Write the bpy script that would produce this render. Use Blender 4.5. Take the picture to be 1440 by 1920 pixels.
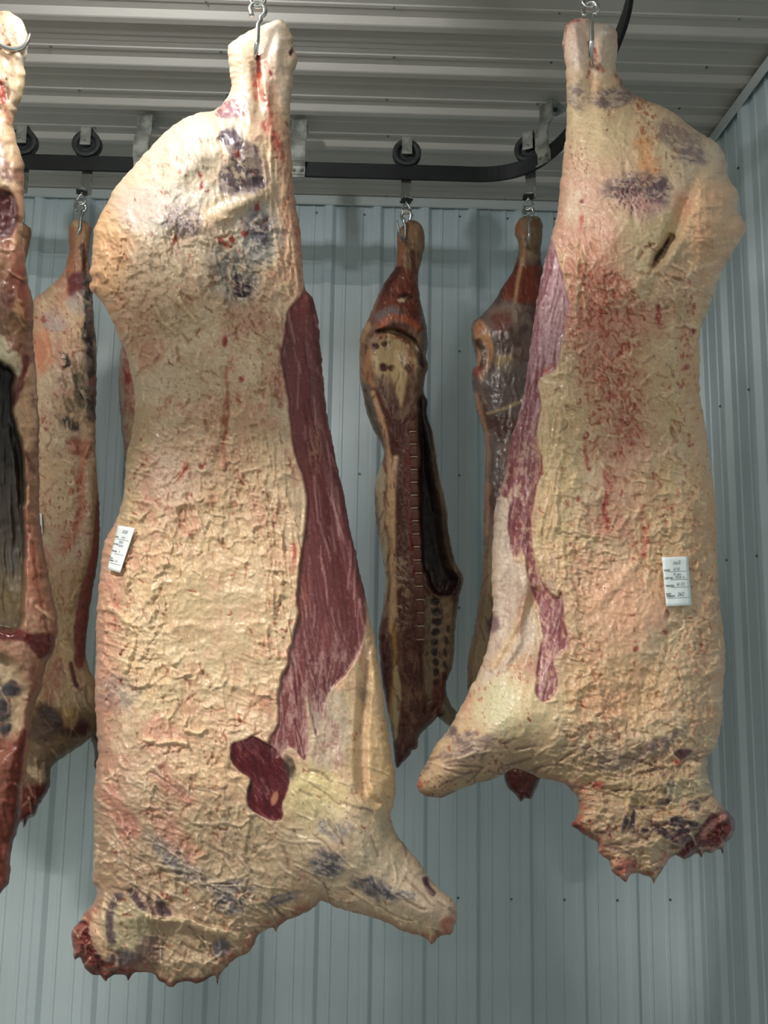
import bpy, bmesh, math, random
import numpy as np
from mathutils import Vector, Matrix

for o in list(bpy.data.objects):
    bpy.data.objects.remove(o)
SC = bpy.context.scene
COL = SC.collection
random.seed(7)

# ------------------------------------------------------------------ camera
F = 1442.0                      # focal length in pixels of the 1440x1920 frame
_u = np.array([171., 11050., -F]); _u /= np.linalg.norm(_u)
_x = np.array([66000., -1211., -F]); _x -= _u * _x.dot(_u); _x /= np.linalg.norm(_x)
_y = np.cross(_u, _x)
RM = np.array([_x, _y, _u])     # world = RM @ camera axes
EZ = 1.86                       # eye height
EYE = np.array([0., 0., EZ])
cam_d = bpy.data.cameras.new('camera'); cam = bpy.data.objects.new('camera', cam_d); COL.objects.link(cam)
cam_d.sensor_fit = 'HORIZONTAL'; cam_d.sensor_width = 36.0; cam_d.lens = 36.0 * F / 1440.0
cam_d.clip_start = 0.05; cam_d.clip_end = 60
M4 = Matrix.Identity(4)
for i in range(3):
    for j in range(3):
        M4[i][j] = RM[i][j]
    M4[i][3] = EYE[i]
cam.matrix_world = M4
SC.camera = cam

# ------------------------------------------------------------------ world, exposure
w = bpy.data.worlds.new('world'); SC.world = w; w.use_nodes = True
w.node_tree.nodes['Background'].inputs[0].default_value = (0.75, 0.85, 0.9, 1)
w.node_tree.nodes['Background'].inputs[1].default_value = 0.05
SC.view_settings.view_transform = 'Standard'
SC.view_settings.look = 'None'
SC.view_settings.gamma = 1.0
SC.view_settings.use_curve_mapping = False
SC.view_settings.exposure = 0.0

HC = EZ + 1.9645               # ceiling height
YW = 3.465                      # back wall
XR = 1.392                      # right wall
XL, YB = -3.2, -2.6             # unseen left wall and wall behind the camera
ZR = EZ + 1.7205               # middle height of the overhead rail
YR1, YR2 = 2.83, 1.82           # rear and front straight of the rail

# lamps of the room: a strip fixture under the ceiling behind and left of the camera, and a caged bulb
# hanging just in front of the front rail, left of the large left carcass (out of frame above)
LAMPS = [  # x, y, z, length x, width y, power, colour
    (-1.45, -0.35, HC - 0.07, 0.7, 0.06, 142.0, (1.0, 0.95, 0.88)),
    (0.6, -1.7, HC - 0.07, 1.2, 0.06, 18.0, (0.92, 0.97, 1.0)),  # unseen soft fill strip, added to brighten the room from behind the camera
]
BULB = (-0.66, 1.60, EZ + 1.785, 98.0, (0.97, 0.98, 1.0))

# ------------------------------------------------------------------ helpers
def ray(px, py):
    return RM @ np.array([px - 720., 960. - py, -F])
def at_y(px, py, Y):
    d = ray(px, py); return EYE + d * (Y / d[1])
def at_z(px, py, Z):
    d = ray(px, py); return EYE + d * ((Z - EYE[2]) / d[2])

def s2l(c):
    c = np.asarray(c, dtype=float)
    return np.where(c <= 0.04045, c / 12.92, ((c + 0.055) / 1.055) ** 2.4)
def rgb(r, g, b):
    return tuple(s2l(np.array([r, g, b]) / 255.0)) + (1.0,)

def empty(name, loc, label=None, cat=None, group=None, kind=None, rz=0.0):
    o = bpy.data.objects.new(name, None); COL.objects.link(o)
    o.location = loc; o.rotation_euler = (0, 0, rz); o.empty_display_size = 0.05
    tag(o, label, cat, group, kind)
    return o
def tag(o, label=None, cat=None, group=None, kind=None):
    if label: o['label'] = label
    if cat: o['category'] = cat
    if group: o['group'] = group
    if kind: o['kind'] = kind
    return o
def link(name, me, mat=None, parent=None):
    o = bpy.data.objects.new(name, me); COL.objects.link(o)
    if mat is not None and len(me.materials) == 0: me.materials.append(mat)
    if parent is not None: o.parent = parent
    return o
def from_bm(name, bm, mat, parent=None, smooth=False):
    me = bpy.data.meshes.new(name); bm.normal_update(); bm.to_mesh(me); bm.free()
    if smooth:
        for p in me.polygons: p.use_smooth = True
    return link(name, me, mat, parent)
def bm_box(bm, c, s, rot=None, bev=0.0):
    r = bmesh.ops.create_cube(bm, size=1.0)
    vs = r['verts']
    for v in vs: v.co = Vector((v.co.x * s[0], v.co.y * s[1], v.co.z * s[2]))
    if bev > 0:
        es = list({e for v in vs for e in v.link_edges})
        rr = bmesh.ops.bevel(bm, geom=es, offset=bev, segments=1, affect='EDGES', profile=0.5)
        vs = [v for v in rr['verts']]
    if rot is not None:
        for v in vs: v.co = rot @ v.co
    for v in vs: v.co += Vector(c)
def tube(bm, pts, rad, seg=10, closed=False):
    pts = [Vector(p) for p in pts]
    n = len(pts); rings = []
    prev = None
    for i, p in enumerate(pts):
        a = pts[(i - 1) % n] if (i > 0 or closed) else pts[i]
        b = pts[(i + 1) % n] if (i < n - 1 or closed) else pts[i]
        t = (b - a).normalized()
        if prev is None:
            up = Vector((0, 1, 0)) if abs(t.y) < 0.9 else Vector((1, 0, 0))
            nrm = (up - t * up.dot(t)).normalized()
        else:
            nrm = (prev - t * prev.dot(t))
            nrm = nrm.normalized() if nrm.length > 1e-6 else Vector((1, 0, 0))
        prev = nrm; bi = t.cross(nrm)
        r = rad[i] if isinstance(rad, (list, tuple)) else rad
        rings.append([bm.verts.new(p + (nrm * math.cos(k * 2 * math.pi / seg) + bi * math.sin(k * 2 * math.pi / seg)) * r) for k in range(seg)])
    m = n if closed else n - 1
    for i in range(m):
        A, B = rings[i], rings[(i + 1) % n]
        for k in range(seg):
            bm.faces.new((A[k], A[(k + 1) % seg], B[(k + 1) % seg], B[k]))
    if not closed:
        bm.faces.new(rings[0][::-1]); bm.faces.new(rings[-1])
def catmull(pts, per=6, closed=False):
    P = [np.array(p, float) for p in pts]; n = len(P); out = []
    rng = range(n if closed else n - 1)
    for i in rng:
        p0 = P[(i - 1) % n] if (closed or i > 0) else P[0]
        p1 = P[i]; p2 = P[(i + 1) % n]
        p3 = P[(i + 2) % n] if (closed or i < n - 2) else P[-1]
        for k in range(per):
            t = k / per
            out.append(0.5 * ((2 * p1) + (-p0 + p2) * t + (2 * p0 - 5 * p1 + 4 * p2 - p3) * t * t + (-p0 + 3 * p1 - 3 * p2 + p3) * t ** 3))
    if not closed: out.append(P[-1])
    return out
def cyl(bm, c, axis, r, h, seg=20, r2=None):
    ax = Vector(axis).normalized()
    q = Vector((0, 0, 1)).rotation_difference(ax).to_matrix().to_4x4()
    bmesh.ops.create_cone(bm, cap_ends=True, segments=seg, radius1=r, radius2=r if r2 is None else r2, depth=h,
                          matrix=Matrix.Translation(Vector(c)) @ q)

# ------------------------------------------------------------------ materials
def mat(name, color, rough=0.5, metal=0.0, spec=0.5, bump=0.0, bscale=60.0, var=0.0, vscale=8.0, col2=None, stretch=None, emit=None):
    m = bpy.data.materials.new(name); m.use_nodes = True
    nt = m.node_tree; b = nt.nodes['Principled BSDF']
    b.inputs['Base Color'].default_value = color
    b.inputs['Roughness'].default_value = rough
    b.inputs['Metallic'].default_value = metal
    b.inputs['Specular IOR Level'].default_value = spec
    tc = nt.nodes.new('ShaderNodeTexCoord'); mp = nt.nodes.new('ShaderNodeMapping')
    nt.links.new(tc.outputs['Object'], mp.inputs[0])
    if stretch: mp.inputs['Scale'].default_value = stretch
    if var > 0 or col2 is not None:
        n = nt.nodes.new('ShaderNodeTexNoise'); n.inputs['Scale'].default_value = vscale; n.inputs['Detail'].default_value = 5
        nt.links.new(mp.outputs[0], n.inputs['Vector'])
        mx = nt.nodes.new('ShaderNodeMix'); mx.data_type = 'RGBA'
        rp = nt.nodes.new('ShaderNodeMapRange'); rp.inputs[1].default_value = 0.38; rp.inputs[2].default_value = 0.62
        nt.links.new(n.outputs['Fac'], rp.inputs[0]); nt.links.new(rp.outputs[0], mx.inputs[0])
        mx.inputs[6].default_value = color
        mx.inputs[7].default_value = col2 if col2 is not None else tuple([c * (1 - var) for c in color[:3]]) + (1,)
        nt.links.new(mx.outputs[2], b.inputs['Base Color'])
    if bump > 0:
        n = nt.nodes.new('ShaderNodeTexNoise'); n.inputs['Scale'].default_value = bscale; n.inputs['Detail'].default_value = 4
        nt.links.new(mp.outputs[0], n.inputs['Vector'])
        bp = nt.nodes.new('ShaderNodeBump'); bp.inputs['Strength'].default_value = bump; bp.inputs['Distance'].default_value = 0.002
        nt.links.new(n.outputs['Fac'], bp.inputs['Height']); nt.links.new(bp.outputs[0], b.inputs['Normal'])
    if emit:
        b.inputs['Emission Color'].default_value = emit[0]; b.inputs['Emission Strength'].default_value = emit[1]
    return m
def flesh_material():
    m = bpy.data.materials.new('fat_and_meat'); m.use_nodes = True
    nt = m.node_tree; b = nt.nodes['Principled BSDF']
    at = nt.nodes.new('ShaderNodeAttribute'); at.attribute_name = 'Col'
    tc = nt.nodes.new('ShaderNodeTexCoord')
    n1 = nt.nodes.new('ShaderNodeTexNoise'); n1.inputs['Scale'].default_value = 170; n1.inputs['Detail'].default_value = 5
    nt.links.new(tc.outputs['Object'], n1.inputs['Vector'])
    mr = nt.nodes.new('ShaderNodeMapRange'); mr.inputs[1].default_value = 0.3; mr.inputs[2].default_value = 0.7; mr.inputs[3].default_value = 0.86; mr.inputs[4].default_value = 1.1
    nt.links.new(n1.outputs['Fac'], mr.inputs[0])
    mx = nt.nodes.new('ShaderNodeMix'); mx.data_type = 'RGBA'; mx.blend_type = 'MULTIPLY'; mx.inputs[0].default_value = 1
    nt.links.new(at.outputs['Color'], mx.inputs[6]); nt.links.new(mr.outputs[0], mx.inputs[7])
    nt.links.new(mx.outputs[2], b.inputs['Base Color'])
    n2 = nt.nodes.new('ShaderNodeTexNoise'); n2.inputs['Scale'].default_value = 60; n2.inputs['Detail'].default_value = 6
    nt.links.new(tc.outputs['Object'], n2.inputs['Vector'])
    r2 = nt.nodes.new('ShaderNodeMapRange'); r2.inputs[1].default_value = 0.35; r2.inputs[2].default_value = 0.65; r2.inputs[3].default_value = -0.12; r2.inputs[4].default_value = 0.12
    nt.links.new(n2.outputs['Fac'], r2.inputs[0])
    ad = nt.nodes.new('ShaderNodeMath'); ad.operation = 'ADD'
    nt.links.new(at.outputs['Alpha'], ad.inputs[0]); nt.links.new(r2.outputs[0], ad.inputs[1])
    nt.links.new(ad.outputs[0], b.inputs['Roughness'])
    bp = nt.nodes.new('ShaderNodeBump'); bp.inputs['Strength'].default_value = 0.35; bp.inputs['Distance'].default_value = 0.0016
    n3 = nt.nodes.new('ShaderNodeTexNoise'); n3.inputs['Scale'].default_value = 130; n3.inputs['Detail'].default_value = 4; n3.inputs['Distortion'].default_value = 0.6
    nt.links.new(tc.outputs['Object'], n3.inputs['Vector'])
    nt.links.new(n3.outputs['Fac'], bp.inputs['Height']); nt.links.new(bp.outputs[0], b.inputs['Normal'])
    b.inputs['Subsurface Weight'].default_value = 0.12
    b.inputs['Subsurface Radius'].default_value = (1.0, 0.35, 0.2)
    b.inputs['Subsurface Scale'].default_value = 0.012
    b.inputs['Specular IOR Level'].default_value = 0.45
    return m
M_FLESH = flesh_material()
M_WALL = mat('painted_steel_wall', rgb(202, 217, 222), 0.36, spec=0.5, var=0.05, vscale=2.0, bump=0.06, bscale=9)
M_CEIL = mat('painted_steel_ceiling', rgb(200, 196, 188), 0.42, spec=0.4, var=0.06, vscale=2.5)
M_TRIM = mat('painted_steel_trim', rgb(200, 208, 206), 0.4, var=0.05, vscale=5)
M_FLOOR = mat('sealed_concrete', rgb(120, 118, 112), 0.55, var=0.25, vscale=3, bump=0.2, bscale=30)
M_RAIL = mat('dark_rail_steel', rgb(34, 38, 38), 0.5, metal=0.2, var=0.4, vscale=14)
M_GALV = mat('galvanised_steel', rgb(182, 184, 176), 0.38, metal=0.5, col2=rgb(122, 124, 118), vscale=22, bump=0.1, bscale=90)
M_DULL = mat('dull_grey_steel', rgb(92, 97, 96), 0.5, metal=0.6, col2=rgb(64, 68, 67), vscale=30)
M_WHEEL = mat('cast_iron', rgb(62, 65, 65), 0.6, metal=0.3, var=0.35, vscale=40, bump=0.2, bscale=150)
M_CHROME = mat('polished_stainless', rgb(200, 202, 200), 0.18, metal=1.0, var=0.12, vscale=20)
M_SCREW = mat('screw_steel', rgb(125, 132, 134), 0.5, metal=0.5)
M_PAPER = mat('white_paper', rgb(232, 238, 238), 0.6, var=0.05, vscale=60)
M_INK = mat('printed_ink', rgb(60, 62, 70), 0.7)
M_INKL = mat('faint_pen', rgb(125, 130, 138), 0.7)
M_LAMP = mat('lamp_diffuser', rgb(250, 250, 245), 0.4, emit=((1, 0.97, 0.9, 1), 2.0))

# ------------------------------------------------------------------ the room
def corrugated(L, n_ribs, pitch=0.2286, rib=0.019, mi=.0045):
    """one sheet: ribs run along local Z from 0 to L, width along X, room side is -Y"""
    prof = []
    for k in range(n_ribs):
        x0 = k * pitch
        prof += [(x0, 0), (x0 + pitch * .5 - 0.033, 0), (x0 + pitch * .5 - 0.014, -rib), (x0 + pitch * .5 + 0.014, -rib), (x0 + pitch * .5 + 0.033, 0)]
    out = []
    for k in range(n_ribs):
        c = (k + .5) * pitch
        out += [(c - .033, 0), (c - .016, -rib), (c - .011, -rib - .0015), (c + .011, -rib - .0015), (c + .016, -rib), (c + .033, 0)]
        for q in (1 / 3., 2 / 3.):
            d = c + q * pitch
            if d < n_ribs * pitch:
                out += [(d - .010, 0), (d - .006, -mi), (d + .006, -mi), (d + .010, 0)]
    first = []
    for q in (-1 / 3.,):
        d = .5 * pitch + q * pitch
        first += [(d - .010, 0), (d - .006, -mi), (d + .006, -mi), (d + .010, 0)]
    prof = [(0, 0)] + first + out
    prof = [p for p in prof if p[0] <= n_ribs * pitch] + [(n_ribs * pitch, 0)]
    me = bpy.data.meshes.new('panel')
    V = [(x, y, 0) for x, y in prof] + [(x, y, L) for x, y in prof]
    m = len(prof)
    # a thin return at each side so that the sheets read as separate pieces
    Fc = [(i, i + 1, m + i + 1, m + i) for i in range(m - 1)]
    V += [(prof[0][0], .006, 0), (prof[0][0], .006, L), (prof[-1][0], .006, 0), (prof[-1][0], .006, L)]
    a = 2 * m
    Fc += [(0, m, a + 1, a), (m - 1, a + 2, a + 3, 2 * m - 1)]
    me.from_pydata(V, [], Fc); me.update()
    return me
screw_bm = bmesh.new()
cyl(screw_bm, (0, -0.002, 0), (0, 1, 0), 0.0058, 0.001, 8)
cyl(screw_bm, (0, -0.004, 0), (0, 1, 0), 0.0036, 0.004, 6)
SCREW = bpy.data.meshes.new('screw'); screw_bm.to_mesh(SCREW); screw_bm.free(); SCREW.materials.append(M_SCREW)

wall_back = empty('wall_back', (0, YW, 0), kind='structure')
RIB0 = 0.3366 * YW - 0.0            # x of one rib, from the photo
P = 0.2286
me_w = corrugated(HC - .03, 4); me_w.materials.append(M_WALL)
x = XR - 0.105 + P * .5 + 0.0
# last rib before the corner sits one pitch left of it
x_right = RIB0 + P * .5
k = 0
xe = x_right
narrow = corrugated(HC - .03, 1); narrow.materials.append(M_WALL)
o = link('panel', narrow, None, wall_back); o.location = (x_right, 0.0008, 0)
while xe > XL:
    o = link('panel', me_w, None, wall_back); o.location = (xe - 4 * P, 0.0012 * (k % 2), 0)
    xe -= 4 * P; k += 1
for zz in (at_y(700, 402, YW)[2], at_y(700, 655, YW)[2], at_y(700, 890, YW)[2], at_y(850, 1138, YW)[2], at_y(850, 1684, YW)[2]):
    for i in range(-6, 7):
        xx = RIB0 - i * P - 0.062
        if -1.7 < xx < XR - .02:
            s = link('screw', SCREW, None, wall_back); s.location = (xx, -0.0002, zz + random.uniform(-.004, .004))
wall_right = empty('wall_right', (XR, 0, 0), kind='structure', rz=-math.pi / 2)
# local x runs towards the camera, local -y into the room
me_r = corrugated(HC - .03, 4); me_r.materials.append(M_WALL)
d = -YW + 0.02
k = 0
while d < -YB:
    o = link('panel', me_r, None, wall_right); o.location = (d, 0.0012 * (k % 2), 0)
    for j in range(4):
        if k < 3:
            for zz in (EZ + .22, EZ + .83, EZ + 1.45, EZ + 1.7):
                s = link('screw', SCREW, None, wall_right); s.location = (d + (j + .5) * P - 0.06, -0.0002, zz)
    d += 4 * P; k += 1
ceiling = empty('ceiling', (0, 0, HC), kind='structure')
me_c = corrugated(XR - XL + .02, 4, rib=.016, mi=.003); me_c.materials.append(M_CEIL)
y0 = 2.812 - P * 1.5
k = 0
rib_y = []
yy = y0 + 4 * P
yy = YW + 0.02 if False else yy
starts = []
s0 = y0
while s0 < YW + .05: s0 += 4 * P
while s0 > YB: 
    s0 -= 4 * P; starts.append(s0)
for k, s0 in enumerate(starts):
    o = link('panel', me_c, None, ceiling)
    # local X -> world Y, local Z -> world X (negative), local -Y -> world -Z
    o.matrix_local = Matrix(((0, 0, -1, XR + .01), (1, 0, 0, s0), (0, 1, 0, 0.0012 * (k % 2)), (0, 0, 0, 1)))
    for j in range(4):
        for xx in (-1.15, -0.55, 0.05, 0.62, 1.2):
            yy = s0 + (j + .5) * P - .075
            if 1.7 < yy < YW - .03:
                s = link('screw', SCREW, None, ceiling)
                s.matrix_local = Matrix(((1, 0, 0, xx + random.uniform(-.02, .02)), (0, 0, 1, yy), (0, 1, 0, -0.0002), (0, 0, 0, 1)))
def strip(name, prof, p0, p1, axis, m=M_TRIM):
    bm = bmesh.new()
    rings = []
    for p in (p0, p1):
        rings.append([bm.verts.new(Vector(p) + (Vector((0, a, b)) if axis == 'x' else Vector((a, 0, b)))) for a, b in prof])
    n = len(prof)
    for i in range(n): bm.faces.new((rings[0][i], rings[0][(i + 1) % n], rings[1][(i + 1) % n], rings[1][i]))
    bm.faces.new(rings[0]); bm.faces.new(rings[1][::-1])
    bmesh.ops.recalc_face_normals(bm, faces=bm.faces)
    o = from_bm(name, bm, m); o['kind'] = 'structure'; return o
strip('trim_1', [(-.001, 0), (-.027, -.002), (-.027, -.042), (-.021, -.046), (-.021, -.005), (-.001, -.005)], (XL, YW, HC - .0005), (XR, YW, HC - .0005), 'x')
strip('trim_2', [(-.001, 0), (-.027, -.002), (-.027, -.042), (-.021, -.046), (-.021, -.005), (-.001, -.005)], (XR, YB, HC - .021), (XR, YW - .028, HC - .021), 'y')
def plain(name, c, s, m):
    bm = bmesh.new(); bm_box(bm, c, s); o = from_bm(name, bm, m); o['kind'] = 'structure'; return o
plain('floor', ((XL + XR) / 2, (YB + YW) / 2, -0.05), (XR - XL + .4, YW - YB + .4, .1), M_FLOOR)
M_W2 = mat('painted_steel_far', rgb(205, 212, 210), 0.5)
plain('wall_left', (XL - .05, (YB + YW) / 2, HC / 2), (.1, YW - YB + .2, HC + .1), M_W2)
plain('wall_front', ((XL + XR) / 2, YB - .05, HC / 2), (XR - XL + .2, .1, HC + .1), M_W2)
# solid backing behind the sheets
plain('wall_back_core', ((XL + XR) / 2, YW + .07, HC / 2), (XR - XL + .3, .1, HC + .2), M_W2)
plain('wall_right_core', (XR + .07, (YB + YW) / 2, HC / 2), (.1, YW - YB + .3, HC + .2), M_W2)
plain('ceiling_core', ((XL + XR) / 2, (YB + YW) / 2, HC + .07), (XR - XL + .3, YW - YB + .3, .1), M_W2)

# lamps: housing, diffuser and the light they give
for i, (lx, ly, lz, sx, sy, pw, lc) in enumerate(LAMPS):
    r = empty('strip_light', (lx, ly, HC - .022), ('white strip light under the ceiling above and left of the viewer', 'added fill strip light under the ceiling behind the viewer at right')[i], 'light')
    bm = bmesh.new(); bm_box(bm, (0, 0, -.013), (sx + .06, sy + .04, .026), bev=.004); from_bm('housing', bm, M_TRIM, r)
    bm = bmesh.new(); bm_box(bm, (0, 0, -.032), (sx, sy, .012), bev=.003); from_bm('diffuser', bm, M_LAMP, r)
    ld = bpy.data.lights.new('lamp', 'AREA'); ld.shape = 'RECTANGLE'; ld.size = sx; ld.size_y = sy; ld.energy = pw; ld.color = lc
    lo = bpy.data.objects.new('lamp', ld); COL.objects.link(lo); lo.parent = r; lo.location = (0, 0, -.042)

bx, by, bz, bp_, bc = BULB
r = empty('hanging_bulb', (bx, by, HC - .022), 'bare round bulb hanging under the ceiling left of the large left carcass', 'light')
bm = bmesh.new(); cyl(bm, (0, 0, -.012), (0, 0, 1), .05, .024, 24); cyl(bm, (0, 0, -.06), (0, 0, 1), .018, .09, 16); from_bm('socket', bm, M_TRIM, r)
bm = bmesh.new(); bmesh.ops.create_uvsphere(bm, u_segments=20, v_segments=12, radius=.032, matrix=Matrix.Translation((0, 0, bz - HC + .022))); from_bm('bulb', bm, mat('bulb_glass', rgb(255, 250, 240), .3, emit=((1, .97, .92, 1), 30.0)), r, True).visible_shadow = True
ld = bpy.data.lights.new('bulb_light', 'POINT'); ld.energy = bp_; ld.color = bc; ld.shadow_soft_size = .036
lo = bpy.data.objects.new('bulb_light', ld); COL.objects.link(lo); lo.parent = r; lo.location = (0, 0, bz - HC + .022)

# ------------------------------------------------------------------ rail, hangers, trolleys, hooks
RC, RR = (0.33, (YR1 + YR2) / 2), (YR1 - YR2) / 2
rail_path = [(XL + .02, YR1)] + [(-3.0 + i * .2, YR1) for i in range(17)]
rail_path += [tuple(p) for p in catmull([(.33, YR1), (.45, 2.828), (.543, 2.80), (.615, 2.745), (.665, 2.665), (.700, 2.56), (.720, 2.42), (.729, 2.27), (.728, 2.12), (.719, 1.98), (.69, 1.87), (.63, 1.80), (.55, 1.783), (.43, 1.795), (.30, YR2)], 4)]
rail_path += [(0.2 - i * .2, YR2) for i in range(17)] + [(XL + .02, YR2)]
def build_rail(rail_path, label):
    bm = bmesh.new(); rings = []
    for i, p in enumerate(rail_path):
        a = Vector(rail_path[max(i - 1, 0)]); b = Vector(rail_path[min(i + 1, len(rail_path) - 1)])
        t = (b - a).normalized(); n = Vector((-t.y, t.x)); q = Vector(p)
        rings.append([bm.verts.new((q.x + n.x * e, q.y + n.y * e, z)) for e, z in ((.006, ZR - .029), (.006, ZR + .029), (.004, ZR + .031), (-.004, ZR + .031), (-.006, ZR + .029), (-.006, ZR - .029), (-.004, ZR - .031), (.004, ZR - .031))])
    for i in range(len(rings) - 1):
        for k in range(8): bm.faces.new((rings[i][k], rings[i][(k + 1) % 8], rings[i + 1][(k + 1) % 8], rings[i + 1][k]))
    bm.faces.new(rings[0]); bm.faces.new(rings[-1][::-1])
    bmesh.ops.recalc_face_normals(bm, faces=bm.faces)
    tag(from_bm('overhead_rail', bm, M_RAIL), label, 'rail')
build_rail(rail_path, 'black flat steel meat rail curving in a U below the ceiling')
build_rail([(XL + .02, -.07), (-1.0, -.07), (1.0, -.07), (XR - .03, -.07)], 'black flat steel meat rail running straight above the viewer')
def ribbon(bm, path, width, th):
    """flat strap: path in the local YZ plane, width along X"""
    n = len(path); rows = []
    for i, (y, z) in enumerate(path):
        a = Vector(path[max(i - 1, 0)]); b = Vector(path[min(i + 1, n - 1)]); t = (b - a).normalized(); nn = Vector((-t.y, t.x)) * th / 2
        w_ = width[i] / 2 if isinstance(width, (list, tuple)) else width / 2
        rows.append([bm.verts.new((sx * w_, y + s * nn.x, z + s * nn.y)) for sx, s in ((-1, -1), (1, -1), (1, 1), (-1, 1))])
    for i in range(n - 1):
        for k in range(4): bm.faces.new((rows[i][k], rows[i][(k + 1) % 4], rows[i + 1][(k + 1) % 4], rows[i + 1][k]))
    bm.faces.new(rows[0][::-1]); bm.faces.new(rows[-1])
    bmesh.ops.recalc_face_normals(bm, faces=bm.faces)
def rail_hanger(x, y, rz, label):
    r = empty('rail_hanger', (x, y, HC - .0215), label, 'bracket', 'rail hangers', rz=rz)
    top = 0.0; zb = ZR - HC + .0215
    path = [(.10, top - .003), (.02, top - .003), (.006, top - .006), (0, top - .014), (0, top - .08), (-.006, top - .096), (-.024, top - .12), (-.029, top - .14), (-.029, zb + .02), (-.014, zb + .004), (-.012, zb - .028), (-.013, zb - .034), (-.021, zb - .043), (-.030, zb - .046)]
    bm = bmesh.new(); ribbon(bm, [Vector(p) for p in path], .058, .005)
    from_bm('strap', bm, M_GALV, r)
    for sx in (-.016, .016):
        bm = bmesh.new(); cyl(bm, (sx, -.019, zb - .012), (0, 1, 0), .008, .008, 6); cyl(bm, (sx, -.024, zb - .012), (0, 1, 0), .005, .008, 8)
        from_bm('bolt', bm, M_GALV, r)
    bm = bmesh.new(); cyl(bm, (0, .06, top - .009), (0, 0, 1), .009, .008, 6); from_bm('anchor_bolt', bm, M_DULL, r)
    return r
pa = at_z(275, 206, HC); pb = at_z(563, 216, HC)
rail_hanger(pa[0], YR1, 0, 'galvanised hanger strap behind the shoulder of the large left carcass, left of its leg')
rail_hanger(pb[0], YR1, 0, 'galvanised hanger strap with two bolts just right of the large left carcass leg')
rail_hanger(.652, 2.69, math.radians(-50), 'twisted looking grey hanger strap on the curve of the rail beside the right carcass')

def make_trolley():
    r = empty('roller_trolley', (0, 0, 0))
    # wheel: rim ring, web and hub; axis along Y, centre at z = .031 + .05
    zc = .031 + .047
    bm = bmesh.new()
    prof = [(.034, -.013), (.052, -.016), (.056, -.012), (.049, -.005), (.047, 0), (.049, .005), (.056, .012), (.052, .016), (.034, .013), (.034, .006), (.034, -.006)]
    seg = 40; rings = []
    for k in range(seg):
        a = 2 * math.pi * k / seg
        rings.append([bm.verts.new((rr * math.cos(a), yy, zc + rr * math.sin(a))) for rr, yy in prof])
    for k in range(seg):
        A, B = rings[k], rings[(k + 1) % seg]
        for i in range(len(prof)): bm.faces.new((A[i], A[(i + 1) % len(prof)], B[(i + 1) % len(prof)], B[i]))
    bmesh.ops.recalc_face_normals(bm, faces=bm.faces)
    wh = from_bm('wheel', bm, M_WHEEL, r, True)
    bm = bmesh.new(); cyl(bm, (0, 0, zc), (0, 1, 0), .015, .03, 20)
    for q in range(4):
        a = q * math.pi / 2 + .6
        bm_box(bm, (math.cos(a) * .024, 0, zc + math.sin(a) * .024), (.026, .008, .009), Matrix.Rotation(-a, 3, 'Y'))
    cyl(bm, (0, 0, zc), (0, 1, 0), .036, .004, 30)
    from_bm('hub', bm, M_WHEEL, wh)
    # fork strap: short plate in front, over the wheel, long plate behind down past the rail, foot folded forward
    path = [(-.0215, zc - .013), (-.0215, zc + .053), (-.0185, zc + .063), (-.01, zc + .067), (.01, zc + .067), (.0185, zc + .063), (.0215, zc + .053), (.0215, -.112), (.019, -.120), (.012, -.124), (-.036, -.126)]
    bm = bmesh.new(); ribbon(bm, [Vector(p) for p in path], .040, .004); from_bm('fork_strap', bm, M_GALV, r)
    bm = bmesh.new(); cyl(bm, (0, 0, zc), (0, 1, 0), .005, .054, 10); from_bm('axle_pin', bm, M_CHROME, r, True)
    bm = bmesh.new(); bm_box(bm, (0, 0, 0), (.040, .04, .005), Matrix.Rotation(.35, 3, 'Z')); from_bm('swivel_plate', bm, M_DULL, r).location = (0, -.020, -.1305)
    bm = bmesh.new(); cyl(bm, (0, -.02, -.119), (0, 0, 1), .009, .008, 6); cyl(bm, (0, -.02, -.133), (0, 0, 1), .004, .026, 8); from_bm('swivel_bolt', bm, M_GALV, r)
    bm = bmesh.new()
    pts = [(0.018 * math.sin(t) * (1.0 if math.cos(t) < .2 else .62), -.02, -.162 + .021 * math.cos(t)) for t in [2 * math.pi * i / 24 for i in range(24)]]
    tube(bm, pts, .0042, 10, closed=True); from_bm('eye', bm, M_CHROME, r, True)
    return r
def make_hook():
    r = empty('meat_hook', (0, 0, 0))
    bm = bmesh.new()
    pts = []
    for i in range(0, 15):
        t = math.radians(205 - i * 19.5)
        pts.append((.0185 * math.cos(t), -.004 + .008 * math.sin(i / 14 * math.pi * .5), .0185 * math.sin(t)))
    pts = [(pts[0][0] + .004, -.006, pts[0][2] - .014)] + pts
    pts += [(.008, .003, -.026), (.003, .001, -.04), (.0025, 0, -.058), (.003, 0, -.085), (.001, .002, -.098), (-.003, .014, -.112), (-.006, .04, -.118), (-.008, .066, -.108), (-.008, .08, -.085), (-.008, .084, -.06)]
    rr = [.0062] * (len(pts) - 3) + [.0056, .0042, .0015]
    C_ = catmull(pts, 3)
    R_ = list(np.interp(np.linspace(0, len(pts) - 1, len(C_)), range(len(pts)), rr))
    tube(bm, [tuple(p) for p in C_], R_, 12)
    from_bm('hook_rod', bm, M_CHROME, r, True)
    return r
T0 = make_trolley(); H0 = make_hook()
used = {'T': False, 'H': False}
def dup(root):
    r = root.copy(); COL.objects.link(r)
    for ch in list(root.children):
        c = ch.copy(); COL.objects.link(c); c.parent = r
        for g in list(ch.children):
            q = g.copy(); COL.objects.link(q); q.parent = c
    return r
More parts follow.
